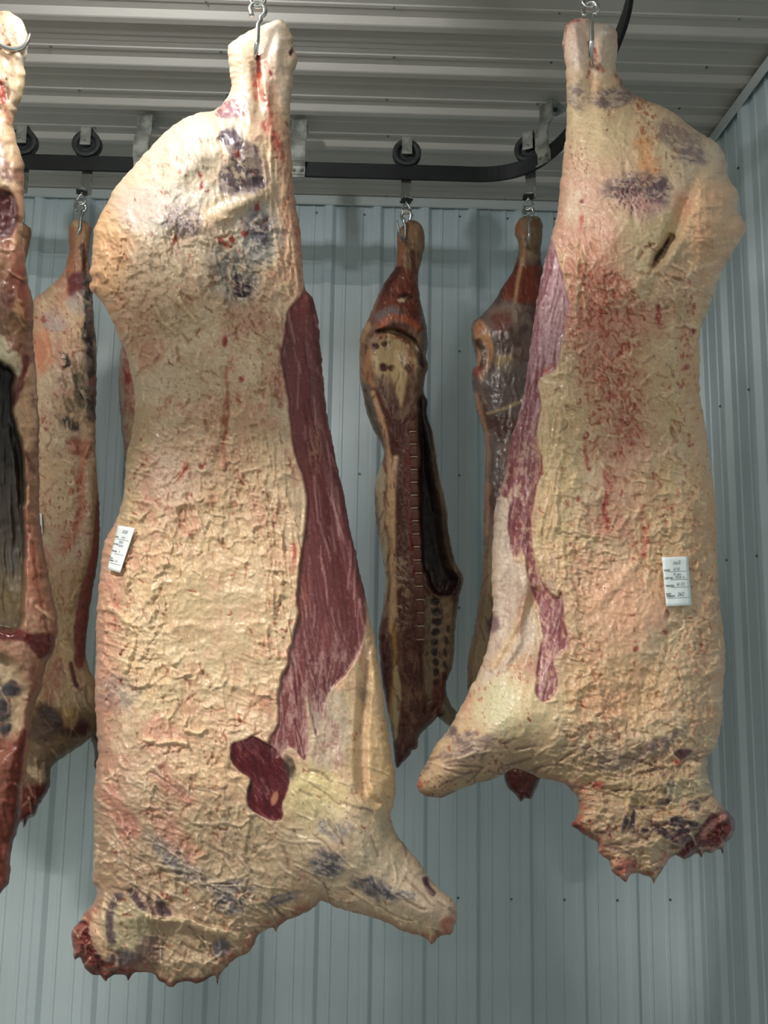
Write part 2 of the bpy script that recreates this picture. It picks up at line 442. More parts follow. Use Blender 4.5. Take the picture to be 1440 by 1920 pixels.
def hang(x, y, rz, tlabel, hlabel, hrz=0.0, dz=0.0):
    t = T0 if not used['T'] else dup(T0); used['T'] = True
    t.location = (x, y, ZR); t.rotation_euler = (0, 0, rz); tag(t, tlabel, 'trolley', 'rail trolleys')
    h = H0 if not used['H'] else dup(H0); used['H'] = True
    h.location = (x + .02 * math.sin(rz), y - .02 * math.cos(rz), ZR - .183 - .0085 + dz); h.rotation_euler = (0, 0, hrz); tag(h, hlabel, 'hook', 'meat hooks')

# ------------------------------------------------------------------ noise
_T = {}
def vnoise(x, y, seed=0):
    if seed not in _T: _T[seed] = np.random.RandomState(seed).rand(256, 256)
    T = _T[seed]
    xi = np.floor(x).astype(np.int64); yi = np.floor(y).astype(np.int64)
    fx = x - xi; fy = y - yi
    fx = fx * fx * fx * (fx * (fx * 6 - 15) + 10); fy = fy * fy * fy * (fy * (fy * 6 - 15) + 10)
    a = T[yi & 255, xi & 255]; b = T[yi & 255, (xi + 1) & 255]; c = T[(yi + 1) & 255, xi & 255]; d_ = T[(yi + 1) & 255, (xi + 1) & 255]
    return (a * (1 - fx) + b * fx) * (1 - fy) + (c * (1 - fx) + d_ * fx) * fy
def fbm(x, y, octv=4, seed=0, gain=.5):
    s = 0; a = 1; t = 0
    for k in range(octv):
        s = s + a * vnoise(x * 2 ** k + 17.3 * k, y * 2 ** k + 9.1 * k, seed + k); t += a; a *= gain
    return s / t
def ridge(x, y, octv=3, seed=0):
    s = 0; a = 1; t = 0
    for k in range(octv):
        n = 1 - np.abs(2 * vnoise(x * 2 ** k + 5.7 * k, y * 2 ** k + 3.3 * k, seed + k) - 1)
        s = s + a * n * n; t += a; a *= .5
    return s / t
def sst(a, b, v):
    t = np.clip((v - a) / (b - a), 0, 1); return t * t * (3 - 2 * t)

# ------------------------------------------------------------------ a hanging side of meat
class Side:
    def __init__(s, outline, Y, step, smooth=3, rag=1.0, seed=1):
        s.Y = Y; s.seed = seed; s.tint = np.array((.985, .95, .93))
        P_ = np.array(catmull(outline, smooth, closed=True)) if smooth > 1 else np.array(outline, float)
        # densify
        Q = []
        for i in range(len(P_)):
            a = P_[i]; b = P_[(i + 1) % len(P_)]; m = max(1, int(np.hypot(*(b - a)) / (step * 1.6)))
            for k in range(m): Q.append(a + (b - a) * k / m)
        Q = np.array(Q)
        nx = fbm(Q[:, 0] / 9, Q[:, 1] / 9, 3, seed + 50) - .5; ny = fbm(Q[:, 0] / 9, Q[:, 1] / 9, 3, seed + 60) - .5
        Q = Q + np.stack([nx, ny], 1) * 5.0 * rag
        s.poly = Q; s.step = step
        x0, y0 = Q.min(0) - 3 * step; x1, y1 = Q.max(0) + 3 * step
        s.x0, s.y0 = x0, y0
        xs = np.arange(x0, x1, step); ys = np.arange(y0, y1, step)
        s.X, s.Yp = np.meshgrid(xs, ys)
        s.sh = s.X.shape
        s.sd, s.near = s.signed(Q, s.X, s.Yp, True)
        s.D = np.clip(s.sd, 0, None)
        s.col = np.zeros(s.sh + (3,)); s.rough = np.full(s.sh, .5)
        s.H = np.zeros(s.sh); s.Hb = np.zeros(s.sh)
        s.lab = np.zeros(s.sh, int)
        s.w1 = fbm(s.X / 26, s.Yp / 26, 4, seed + 1) - .5
        s.w2 = fbm(s.X / 26, s.Yp / 26, 4, seed + 7) - .5
        s.w3 = fbm(s.X / 5, s.Yp / 8, 3, seed + 13)
    @staticmethod
    def signed(Q, X, Y, near=False):
        n = len(Q); best = np.full(X.size, 1e18); inside = np.zeros(X.size, bool)
        x = X.ravel(); y = Y.ravel(); nb = np.zeros((X.size, 2)) if near else None
        for i in range(n):
            a = Q[i]; b = Q[(i + 1) % n]; ex, ey = b - a; L = ex * ex + ey * ey + 1e-12
            if near:
                pass
            t = np.clip(((x - a[0]) * ex + (y - a[1]) * ey) / L, 0, 1)
            qx = a[0] + t * ex; qy = a[1] + t * ey
            d2 = (x - qx) ** 2 + (y - qy) ** 2
            m = d2 < best
            best[m] = d2[m]
            if near: nb[m, 0] = qx[m]; nb[m, 1] = qy[m]
            if (a[1] > b[1]) != (a[1] < b[1]) or a[1] != b[1]:
                c = ((a[1] > y) != (b[1] > y))
                if c.any():
                    xi = a[0] + (y - a[1]) / (b[1] - a[1] if b[1] != a[1] else 1e-9) * ex
                    inside ^= c & (x < xi)
        d_ = np.sqrt(best) * np.where(inside, 1, -1)
        d_ = d_.reshape(X.shape)
        return (d_, nb.reshape(X.shape + (2,))) if near else d_
    def win(s, xa, ya, xb, yb):
        i0 = max(0, int((ya - s.y0) / s.step)); i1 = min(s.sh[0], int((yb - s.y0) / s.step) + 2)
        j0 = max(0, int((xa - s.x0) / s.step)); j1 = min(s.sh[1], int((xb - s.x0) / s.step) + 2)
        return slice(i0, max(i0, i1)), slice(j0, max(j0, j1))
    def poly_m(s, pts, soft=5, warp=10):
        p = np.array(pts, float); m = np.zeros(s.sh); pad = soft + warp
        W = s.win(p[:, 0].min() - pad, p[:, 1].min() - pad, p[:, 0].max() + pad, p[:, 1].max() + pad)
        if m[W].size == 0: return m
        d_ = Side.signed(np.array(catmull(p, 3, closed=True)), s.X[W] + warp * 2 * s.w1[W], s.Yp[W] + warp * 2 * s.w2[W])
        m[W] = sst(-soft, soft, d_); return m
    def ell(s, cx, cy, rx, ry, ang=0, soft=.35, warp=8):
        X = s.X + warp * 2 * s.w1 - cx; Y = s.Yp + warp * 2 * s.w2 - cy
        a = math.radians(ang); u = (X * math.cos(a) + Y * math.sin(a)) / rx; v = (-X * math.sin(a) + Y * math.cos(a)) / ry
        return sst(1 + soft, 1 - soft, np.sqrt(u * u + v * v))
    def line(s, pts, wd, warp=4, soft=.6, brk=False):
        p = np.array(catmull(pts, 4), float); m = np.zeros(s.sh); pad = wd * 2 + warp
        W = s.win(p[:, 0].min() - pad, p[:, 1].min() - pad, p[:, 0].max() + pad, p[:, 1].max() + pad)
        if m[W].size == 0: return m
        X = s.X[W] + warp * 2 * s.w1[W]; Y = s.Yp[W] + warp * 2 * s.w2[W]; best = np.full(X.shape, 1e9)
        for i in range(len(p) - 1):
            a, b = p[i], p[i + 1]; e = b - a; L = e @ e + 1e-9
            t = np.clip(((X - a[0]) * e[0] + (Y - a[1]) * e[1]) / L, 0, 1)
            best = np.minimum(best, np.hypot(X - a[0] - t * e[0], Y - a[1] - t * e[1]))
        m[W] = sst(wd * (1 + soft), wd * (1 - soft), best)
        if wd < 9 and brk: m[W] *= .25 + .75 * sst(.36, .58, fbm(X / 5, Y / 8, 3, int(abs(p[0, 0])) % 50 + 900))
        return m
    def paint(s, m, c, a=1.0, rough=None):
        if c[0] > 140 and c[1] < 95:                 # thin fresh blood: muted and patchy
            c = (c[0] * .92, c[1] * .95 + 10, c[2] * .95 + 10); m = m * (.25 + .75 * sst(.36, .58, s.w3))
        m = (m * a)[..., None]; s.col = s.col * (1 - m) + np.array(c) / 255. * m
        if rough is not None: s.rough = s.rough * (1 - m[..., 0]) + rough * m[..., 0]
    def streak(s, ang, la, lb, seed, octv=3):
        """ridged noise drawn out along ang (degrees from +x towards +y), la long, lb short"""
        a = math.radians(ang); X = s.X + 6 * s.w1; Y = s.Yp + 6 * s.w2
        return ridge((X * math.cos(a) + Y * math.sin(a)) / la, (-X * math.sin(a) + Y * math.cos(a)) / lb, octv, seed)
    def body(s, T, Tb, R, blur=5):
        """T, Tb, R: lists of (y, value) - thickness front, thickness back, rounding radius in px"""
        f = lambda tab: np.interp(s.Yp, [t[0] for t in tab], [t[1] for t in tab])
        r = f(R); q = np.clip(s.D / r, 0, 1); pr = np.sqrt(1 - (1 - q) ** 2)
        H = f(T) * pr; B = f(Tb) * pr
        inn = (s.sd > 0).astype(float)
        def bl(A, n):
            A = A.copy(); k = np.exp(-np.arange(-n * 2, n * 2 + 1) ** 2 / (2. * n * n)); k /= k.sum()
            for ax in (0, 1):
                A = np.apply_along_axis(lambda v: np.convolve(v, k, 'same'), ax, A)
            return A
        n = max(2, int(blur * 2.5 / s.step))
        mi = bl(inn, n) + 1e-6; wgt = sst(0, 30, s.D)
        s.H = H * (1 - wgt) + bl(H, n) / mi * wgt
        s.Hb = B * (1 - wgt) + bl(B, n) / mi * wgt
        s.fade = np.clip(s.D / 8, 0, 1)
        s.fade2 = sst(0, 30, s.D)
    def bump(s, cx, cy, rx, ry, h, ang=0):
        a = math.radians(ang); X = s.X - cx; Y = s.Yp - cy
        u = (X * math.cos(a) + Y * math.sin(a)) / rx; v = (-X * math.sin(a) + Y * math.cos(a)) / ry
        s.H += h * np.exp(-(u * u + v * v)) * s.fade2
    def build(s, root, parts, normal_mat=M_FLESH):
        """parts: {label index: (name, label text or None)}"""
        sh = s.sh; inn = s.sd > 0
        cell = inn[:-1, :-1] | inn[1:, :-1] | inn[:-1, 1:] | inn[1:, 1:]
        used_ = np.zeros(sh, bool)
        used_[:-1, :-1] |= cell; used_[1:, :-1] |= cell; used_[:-1, 1:] |= cell; used_[1:, 1:] |= cell
        rim = used_ & ~inn
        PX = np.where(rim, s.near[..., 0], s.X); PY = np.where(rim, s.near[..., 1], s.Yp)
        H = np.where(rim, 0, s.H); B = np.where(rim, 0, np.maximum(s.Hb, -H + .004))
        idx = -np.ones(sh, int); idx[used_] = np.arange(used_.sum()); n = int(used_.sum())
        idb = idx.copy(); inner = used_ & inn; idb[inner] = n + np.arange(inner.sum())
        px = np.concatenate([PX[used_], PX[inner]]); py = np.concatenate([PY[used_], PY[inner]])
        dep = np.concatenate([s.Y - H[used_], s.Y + B[inner]])
        c = np.stack([px - 720, 960 - py, np.full_like(px, -F)], 1) @ RM.T
        V = EYE + c * (dep / c[:, 1])[:, None]
        colr = np.concatenate([s.col[used_], s.col[inner]]); rg = np.concatenate([s.rough[used_], s.rough[inner]])
        lin = s2l(np.clip(colr * s.tint, 0, 1)); rgba = np.concatenate([lin, np.clip(rg, .15, .95)[:, None]], 1)
        ii, jj = np.nonzero(cell)
        f = np.stack([idx[ii, jj], idx[ii + 1, jj], idx[ii + 1, jj + 1], idx[ii, jj + 1]], 1)
        b = np.stack([idb[ii, jj], idb[ii, jj + 1], idb[ii + 1, jj + 1], idb[ii + 1, jj]], 1)
        ok = ~((b[:, 0] == f[:, 0]) & (b[:, 1] == f[:, 3]) & (b[:, 2] == f[:, 2]) & (b[:, 3] == f[:, 1]))
        lf = s.lab[ii, jj]
        faces = np.concatenate([f, b[ok]]); fl = np.concatenate([lf, lf[ok]])
        d1 = V[faces[:, 2]] - V[faces[:, 0]]; d2 = V[faces[:, 3]] - V[faces[:, 1]]
        nf = np.cross(d1, d2); N = np.zeros_like(V)
        for k in range(4): np.add.at(N, faces[:, k], nf)
        N /= np.linalg.norm(N, axis=1)[:, None] + 1e-12
        org = np.array(root.location)
        out = {}
        for L in sorted(parts):
            nm, txt = parts[L]
            ff = faces[fl == L]
            if len(ff) == 0: continue
            u_, inv = np.unique(ff.ravel(), return_inverse=True)
            me = bpy.data.meshes.new(nm); me.vertices.add(len(u_)); me.loops.add(len(inv)); me.polygons.add(len(ff))
            me.vertices.foreach_set('co', (V[u_] - org).ravel().astype(np.float32))
            me.loops.foreach_set('vertex_index', inv.astype(np.int32).ravel())
            me.polygons.foreach_set('loop_start', (np.arange(len(ff)) * 4).astype(np.int32))
            me.polygons.foreach_set('use_smooth', np.ones(len(ff), bool))
            me.update(calc_edges=True)
            ca = me.attributes.new('Col', 'FLOAT_COLOR', 'POINT'); ca.data.foreach_set('color', rgba[u_].ravel().astype(np.float32))
            me.validate()
            me.normals_split_custom_set_from_vertices(N[u_].tolist())
            o = link(nm, me, normal_mat, root)
            if txt: o['label'] = txt
            out[L] = o
        return out
    def surf(s, px, py, off=0.0):
        i = int(round((py - s.y0) / s.step)); j = int(round((px - s.x0) / s.step))
        h = s.H[max(i - 2, 0):i + 3, max(j - 2, 0):j + 3].max() if 0 <= i < s.sh[0] and 0 <= j < s.sh[1] else 0
        return at_y(px, py, s.Y - h - off), h

FAT, FAT2, PINK, YEL, GREY, DK, MEAT, WHITE = (224, 202, 174), (200, 168, 138), (208, 148, 130), (208, 190, 148), (128, 126, 128), (66, 50, 58), (120, 54, 56), (228, 222, 206)
def fat_base(s, dark=1.0, sd=0):
    X, Y = s.X, s.Yp
    n = fbm(X / 90, Y / 90, 4, sd + 100); n2 = fbm(X / 40, Y / 55, 4, sd + 110); n3 = fbm(X / 60, Y / 60, 4, sd + 120)
    s.col[:] = np.array(FAT) / 255.
    s.paint(sst(.42, .62, n), FAT2, .75)
    s.paint(sst(.50, .68, n2), PINK, .55)
    s.paint(sst(.52, .70, n3), YEL, .45)
    s.paint(sst(.60, .75, fbm(X / 14, Y / 14, 3, sd + 130)), (196, 160, 128), .5)
    s.paint(sst(.60, .8, fbm(X / 8, Y / 8, 3, sd + 140)), (240, 226, 198), .5)
    s.col *= dark
    s.rough[:] = .30 + .22 * fbm(X / 30, Y / 30, 3, sd + 150)
def lumps(s, m, amp, sc, sd):
    n = ridge((s.X + 14 * s.w1) / sc, (s.Yp + 14 * s.w2) / (sc * 1.3), 3, sd); s.H += m * s.fade * amp * (n - .4)
def flecks(s, m, c=(168, 52, 40), thr=.70, sx=4.5, sy=8, a=.85, sd=0):
    n = fbm((s.X + 8 * s.w1) / sx, (s.Yp + 8 * s.w2) / sy, 2, sd + 200); reg = fbm(s.X / 45, s.Yp / 60, 2, sd + 210)
    s.paint(sst(thr + .07, thr + .15, n + (reg - .5) * .45) * m, c, a * .8, .35)
def veil(s, m, c, ang, la, lb, sd, lo=.45, hi=.75, a=.8, rough=None):
    if la >= 40:
        v = s.streak(ang, la, lb * .7, sd) * .6 + fbm((s.X + 10 * s.w1) / 5, (s.Yp + 10 * s.w2) / 5, 3, sd + 3) * .4
        s.paint(m * sst(lo - .08, hi + .05, v), c, a * .85, rough); return
    t = math.radians(ang); X = s.X + 14 * s.w1; Y = s.Yp + 14 * s.w2
    v = fbm((X * math.cos(t) + Y * math.sin(t)) / (la * .8), (-X * math.sin(t) + Y * math.cos(t)) / (lb * .9), 4, sd, .62)
    k = (lo - .4) * .5; s.paint(m * sst(.44 + k, .58 + k, v), c, a * .9, rough)
def local(s, pts, wd, warp=0, soft=.6):
    p = np.array(pts, float); pad = wd * 2 + warp
    W = s.win(p[:, 0].min() - pad, p[:, 1].min() - pad, p[:, 0].max() + pad, p[:, 1].max() + pad)
    X = s.X[W]; Y = s.Yp[W]
    if X.size == 0: return W, None
    best = np.full(X.shape, 1e9)
    for i in range(len(p) - 1):
        a, b = p[i], p[i + 1]; e = b - a; t = np.clip(((X - a[0]) * e[0] + (Y - a[1]) * e[1]) / (e @ e + 1e-9), 0, 1)
        best = np.minimum(best, np.hypot(X - a[0] - t * e[0], Y - a[1] - t * e[1]))
    return W, sst(wd * (1 + soft), wd * (1 - soft), best)
def strands(s, m, n, length, wd, amp, col, a, sd, ang=None, spread=180, curl=40, rough=.35):
    """n short wandering threads: raised (or cut in) on the surface and slightly tinted"""
    R = np.random.RandomState(sd); ii, jj = np.nonzero(m > .4)
    if len(ii) == 0: return
    for q in R.randint(0, len(ii), n):
        x = s.X[ii[q], jj[q]]; y = s.Yp[ii[q], jj[q]]; t = math.radians((ang if ang is not None else 90) + R.uniform(-spread, spread) / 2)
        L = length * R.uniform(.4, 1.5); pts = [(x, y)]
        for k in range(5):
            t += math.radians(R.uniform(-curl, curl)); x += math.cos(t) * L / 5; y += math.sin(t) * L / 5; pts.append((x, y))
        w_ = wd * R.uniform(.6, 1.4); W, k = local(s, pts, w_)
        if k is None: continue
        k = k * np.clip(m[W] * 2, 0, 1)
        s.H[W] += k * amp * s.fade[W] * R.uniform(.4, 1.3)
        if col is not None:
            c = np.array(col) / 255. * R.uniform(.85, 1.1); ka = (k * a)[..., None]; s.col[W] = s.col[W] * (1 - ka) + c * ka; s.rough[W] = s.rough[W] * (1 - ka[..., 0]) + rough * ka[..., 0]

#%%SIDES%%
Y1, Y2 = 1.87, 2.86
# ================================================================== large left carcass, skin side
A_OUT = [(427,93),(432,80),(460,62),(478,52),(500,43),(522,37),(533,42),(545,58),(550,75),(551,90),(556,105),(557,125),(550,134),(549,150),(547,180),(543,215),(547,300),(553,367),(563,433),(567,480),(570,537),(585,556),(597,606),(606,709),(614,778),(627,850),(643,919),(658,996),(679,1091),(695,1167),(703,1202),(713,1268),(725,1354),(733,1405),(741,1456),(741,1496),(733,1529),(736,1545),(748,1572),(784,1613),(814,1658),(845,1684),(857,1704),(855,1729),(845,1752),(824,1755),(809,1770),(794,1757),(758,1747),(733,1734),(687,1717),(637,1704),(606,1689),(596,1696),(571,1712),(540,1724),(523,1737),(516,1747),(510,1738),(485,1752),(472,1780),(439,1800),(414,1826),(407,1846),(401,1828),(373,1843),(353,1838),(335,1843),(320,1851),(297,1836),(287,1826),(259,1823),(250,1826),(241,1838),(234,1828),(216,1828),(205,1832),(198,1841),(188,1830),(180,1828),(172,1826),(160,1815),(150,1795),(139,1800),(137,1775),(133,1753),(144,1733),(155,1717),(178,1690),(179,1664),(172,1652),(174,1628),(175,1600),(176,1566),(175,1503),(180,1441),(184,1409),(181,1362),(178,1300),(180,1237),(180,1175),(184,1112),(188,1070),(196,1015),(219,973),(232,919),(238,850),(247,816),(253,755),(242,679),(223,633),(196,575),(179,553),(167,537),(173,522),(167,511),(173,495),(173,467),(177,430),(187,407),(200,383),(217,350),(247,317),(267,293),(300,257),(333,230),(367,213),(400,207),(423,187),(433,160),(430,127)]
def build_A():
    s = Side(A_OUT, Y1, 2.1, 3, 1.0, 11)
    X, Y = s.X, s.Yp
    s.body([(30,.055),(190,.06),(260,.11),(420,.155),(600,.13),(800,.10),(1000,.105),(1250,.12),(1500,.13),(1650,.10),(1850,.05)],
           [(30,.05),(190,.06),(420,.09),(800,.04),(1300,.05),(1850,.05)],
           [(30,45),(200,60),(420,150),(800,110),(1300,130),(1600,110),(1850,60)], 7)
    sp = lambda *a: s.bump(*a)
    sp(330,330,110,120,.03); sp(480,500,90,160,-.015); sp(300,660,100,60,-.028); sp(430,660,90,50,-.02)
    sp(400,820,110,90,.012); sp(330,1090,120,120,.014); sp(500,1050,60,150,.012); sp(470,1390,90,50,.016, 10)
    sp(640,900,50,220,-.03, -12); sp(625,1330,60,120,-.02,-15); sp(690,1560,60,60,.03); sp(780,1690,60,34,.022,30)
    sp(640,1600,90,70,.02); sp(300,1500,60,120,-.012,-25); sp(420,1600,110,50,-.010,30); sp(250,1740,50,60,.02)
    sp(520,90,16,50,.016,4); sp(450,100,14,50,.008,10); sp(482,150,9,50,-.022,-4); sp(505,200,9,80,.008,-14)
    sp(735,1450,12,90,-.02); sp(380,470,80,18,-.012,20); sp(455,380,60,14,.012,-25); sp(370,270,55,16,.012,-28)
    # muscle is set in below the edge of the fat cover
    mus = s.poly_m([(566,548),(556,560),(538,585),(533,633),(527,671),(536,728),(543,786),(549,843),(555,862),(572,912),(574,977),(563,1053),(556,1116),(561,1151),(550,1182),(540,1243),(525,1278),(521,1354),(505,1392),(520,1420),(545,1400),(571,1425),(576,1400),(576,1303),(592,1380),(605,1330),(621,1293),(657,1253),(684,1190),(686,1126),(700,1080),(760,1000),(720,600),(600,500)], 2.5, 3)
    hole = s.poly_m([(434,1395),(454,1390),(474,1382),(505,1395),(525,1415),(543,1450),(536,1490),(530,1506),(528,1537),(505,1537),(474,1521),(464,1491),(469,1461),(449,1445),(434,1425)], 2.0, 3)
    rimp = s.line([(562,552),(538,583),(531,633),(525,671),(534,728),(541,786),(547,843),(553,862),(570,912),(572,977),(561,1053),(554,1116),(559,1151),(548,1182),(538,1243),(523,1278),(519,1354)], 5, 3)
    s.H += (-.005 * mus - .004 * hole + .003 * rimp * (1 - mus)) * s.fade2
    fatm = (1 - mus) * (1 - hole)
    # crumpled fat relief
    crum = sst(360, 470, Y) * sst(1400, 1250, Y) * sst(600, 480, X + (Y - 800) * .0)
    crum = np.maximum(crum, sst(1230, 1300, Y) * .55 * sst(600, 450, X)); crum = crum * (1 - .75 * s.ell(420,1150,110,150,0,.5)) * (1 - .5 * s.ell(430,640,90,60,0,.5)); crum = np.maximum(crum, .22)
    a = s.streak(75, 26, 13, 31); b = s.streak(20, 22, 10, 33); c = s.streak(125, 20, 11, 35)
    sel = fbm(X / 110, Y / 110, 2, 41)
    rel = np.where(sel > .5, a, b) * sst(.0, .06, np.abs(sel - .5)) + c * (1 - sst(.0, .06, np.abs(sel - .5)))
    fine = ridge(X / 9 + 2 * s.w1, Y / 10 + 2 * s.w2, 3, 47)
    s.H += fatm * crum * s.fade * (.0125 * (rel - .45) + .0060 * (fine - .4)); lumps(s, fatm * (.35 + .65 * crum), .016, 44, 91)
    fibr = s.streak(50, 90, 9, 51) * sst(1420, 1500, Y) * sst(500, 380, X) + s.streak(85, 90, 8, 53) * sst(480, 540, X) * sst(820, 900, Y) * sst(1350, 1250, Y)
    s.H += fatm * s.fade * .005 * fibr
    s.H += mus * s.fade * .0022 * (s.streak(80, 130, 9, 55) - .4)
    lobes = s.ell(195,470,50,110,0,.3); s.H += lobes * s.fade * .013 * (ridge((X + 30 * s.w1) / 21, (Y + 30 * s.w2) / 18, 3, 58) - .35)
    hip = s.ell(380,330,170,130,0,.5)
    for p, w_, h_ in [([(318,352),(340,325),(375,298),(410,284),(428,294)], 13, .011), ([(385,425),(420,402),(450,386),(485,366),(500,350)], 14, .011), ([(398,500),(370,525),(335,560)], 14, .008), ([(414,262),(420,300),(418,340),(424,372)], 4, -.006), ([(330,440),(345,480),(370,500)], 12, -.010), ([(280,300),(250,350),(230,400)], 18, .005), ([(470,560),(520,480),(540,400)], 14, .006)]:
        s.H += s.fade2 * h_ * s.line(p, w_, 5, .95)
    for e, h_ in [((375,335,44,26,-20),-.009), ((490,440,40,50,0),-.010), ((345,425,34,34,0),-.006), ((450,535,30,30,0),-.008), ((455,320,30,40,0),.005)]: s.H += s.fade2 * h_ * s.ell(*e, .9, 6)
    lumps(s, hip, .008, 30, 93); s.H += hip * s.fade * .0012 * (s.streak(75, 30, 5, 94) - .4)
    # ---- colour
    fat_base(s, 1.0, 1)
    s.paint(s.ell(330,420,110,150,0,.5), WHITE, .35); s.paint(s.ell(350,300,130,90,0,.5), (226,210,172), .5)
    s.paint(s.ell(195,480,48,110,0,.4), (224,180,134), .65)
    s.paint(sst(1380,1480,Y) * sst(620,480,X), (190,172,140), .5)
    s.paint(s.ell(380,1180,160,150,0,.5), (212,194,152), .45)
    s.paint(s.ell(590,1500,60,70,0,.5), (214,206,150), .75); s.paint(s.ell(690,1430,50,160,-8,.4), (206,184,146), .7)
    s.paint(s.ell(660,1590,120,70,20,.5), (206,194,168), .6); s.paint(s.ell(770,1680,80,45,30,.5), (214,196,176), .7)
    s.paint(sst(225,180,Y), (228,216,200), .6); s.paint(s.line([(500,170),(520,240),(540,330),(552,420),(562,500)], 15, 8), (206,150,126), .7)
    s.paint(s.ell(465,130,30,60,0,.5), (226,200,168), .6)
    s.paint(hip, (224,212,186), .55); s.paint(s.ell(330,300,90,60,-30,.6), (222,222,212), .5); s.paint(s.ell(300,395,75,40,0,.5,14), (220,220,222), .75, .3); s.paint(s.ell(400,370,50,24,-10,.6), (206,208,200), .5); s.paint(s.ell(430,390,70,24,-28,.5), (216,184,140), .6)
    for cx, cy, rx, ry, cc, al in [(300,400,70,50,WHITE,.3),(270,380,50,30,(232,206,196),.5),(460,360,55,40,(176,168,150),.55),(440,445,100,60,(206,196,178),.4),(470,560,60,50,(190,160,140),.5),
            (345,720,120,45,(214,200,176),.5),(370,860,90,60,(220,186,164),.6),(320,900,60,50,(226,206,190),.4),(430,800,60,90,(214,176,146),.5),(300,560,110,60,(206,186,156),.5),
            (540,420,16,130,(212,160,138),.5),(250,600,50,60,(204,160,134),.5),(470,950,110,140,(214,184,146),.4),(200,1150,30,150,(196,150,130),.6),(190,1350,22,160,(188,142,124),.6),(430,1440,90,50,(224,196,156),.5)]:
        s.paint(s.ell(cx, cy, rx, ry, 0, .5), cc, al)
    g = s.poly_m([(418,245),(438,242),(462,262),(490,285),(507,330),(498,350),(470,362),(430,368),(416,350),(420,310),(430,290)], 7, 8)
    s.paint(g, (128,116,116), .75, .3); s.paint(s.ell(450,315,22,20,0,.5), (184,168,144), .7); veil(s, g, (72,60,68), 40, 18, 8, 61, .4, .7)
    s.paint(s.poly_m([(413,247),(428,243),(448,255),(440,268),(418,272)], 3, 4), (84,66,82), .85, .25)
    s.paint(s.ell(482,342,14,9,20), (62,48,58), .8)
    q = s.ell(345,418,34,28,0,.3); s.paint(q, (150,134,142), .7, .3); veil(s, q, (78,60,74), 80, 12, 5, 63, .35, .7); veil(s, q, WHITE, 60, 20, 5, 64, .5, .8, .6)
    q = s.ell(490,440,44,56,0,.3); s.paint(q, (172,172,170), .8, .3); q2 = s.ell(485,432,28,34,0,.4); veil(s, q2, (84,80,96), 50, 14, 8, 65, .3, .65, .85)
    q = s.ell(440,520,42,50,0,.4); s.paint(q, (158,154,146), .7, .3); veil(s, q, (90,92,96), 60, 22, 8, 67, .5, .8, .6)
    s.paint(s.ell(455,545,17,15,0,.3,5), (50,38,48), .92, .2); s.paint(s.ell(447,522,8,10,0,.3,5), (56,44,54), .85, .2); veil(s, s.ell(455,548,30,26), (220,208,186), 30, 24, 4, 68, .62, .8, .9)
    s.paint(s.ell(400,480,18,34,30,.5), (150,142,132), .6)
    q = s.poly_m([(403,214),(420,192),(440,186),(458,192),(464,206),(450,220),(428,222)], 3, 3); s.paint(q, (152,84,98), .95, .3); veil(s, q, (196,150,152), 10, 40, 5, 69, .55, .8, .7)
    s.paint(s.ell(484,200,26,34,20,.5), (146,132,104), .55)
    # slit of the hanging hole and blood down the leg
    s.paint(s.line([(483,100),(484,120),(485,142)], 4.5, 1), (96,30,26), .95, .25); s.paint(s.line([(484,140),(481,160),(484,185)], 6, 3), (196,70,54), .75)
    s.paint(s.line([(497,118),(503,135),(507,140)], 4, 2), (178,58,58), .85); s.paint(s.line([(490,170),(505,205),(512,240),(524,270),(530,300)], 4.5, 4), (176,84,68), .8)
    s.paint(s.line([(500,235),(512,262),(515,280)], 7, 4), (190,70,66), .8, .3); s.paint(s.ell(545,97,4,10), (52,22,22), .95, .2); s.paint(s.line([(548,60),(551,80),(552,88)], 2, 1), (150,60,60), .8)
    s.paint(s.ell(513,75,16,34,0,.4), (228,224,220), .6)
    flecks(s, s.ell(430,420,150,170,0,.4) * (1 - lobes), thr=.70, sd=3); flecks(s, s.ell(420,640,150,150,0,.4), (170,74,58), thr=.68, sd=5, sx=4, sy=6)
    flecks(s, sst(500,600,Y) * sst(1600,1500,Y) * (1 - mus), (176,70,54), thr=.74, sd=7)
    flecks(s, sst(1400,1500,Y), (120,44,40), thr=.76, sd=9, sx=5, sy=5); flecks(s, s.line([(530,260),(545,380),(556,520)], 14), (164,60,48), thr=.58, sx=4, sy=16, sd=11)
    for p in [(445,290),(330,450),(375,330),(380,350),(480,390),(425,460),(415,450),(435,450),(460,440),(420,640),(455,710),(445,745)]:
        s.paint(s.ell(p[0], p[1], 5, 7, 0, .5, 6), (140,40,34), .8, .3)
    s.paint(s.line([(350,872),(342,885),(337,900)], 5, 3), (200,84,66), .85); s.paint(s.line([(530,948),(518,968),(512,985)], 3.5, 3), (164,44,38), .9); s.paint(s.ell(378,876,5,6), (150,46,40), .8)
    s.paint(s.line([(425,690),(425,760),(422,820),(418,870)], 4, 6), (176,104,84), .6); s.paint(s.line([(548,1020),(552,1040),(547,1070)], 4, 4), (190,96,80), .7)
    s.paint(s.line([(523,600),(528,660),(520,700),(524,760)], 6, 6), (156,84,70), .65)
    # muscle
    s.paint(mus, (122,64,64), 1.0, .38); s.paint(mus * sst(.4, .65, fbm(X / 40, Y / 120, 3, 71)), (100,50,52), .6)
    s.paint(mus * s.ell(565,1110,14,60), (176,92,72), .5); s.paint(mus * s.line([(585,556),(597,606),(606,709),(614,778),(627,850),(643,919),(658,996),(679,1091)], 7, 2), (104,52,58), .6)
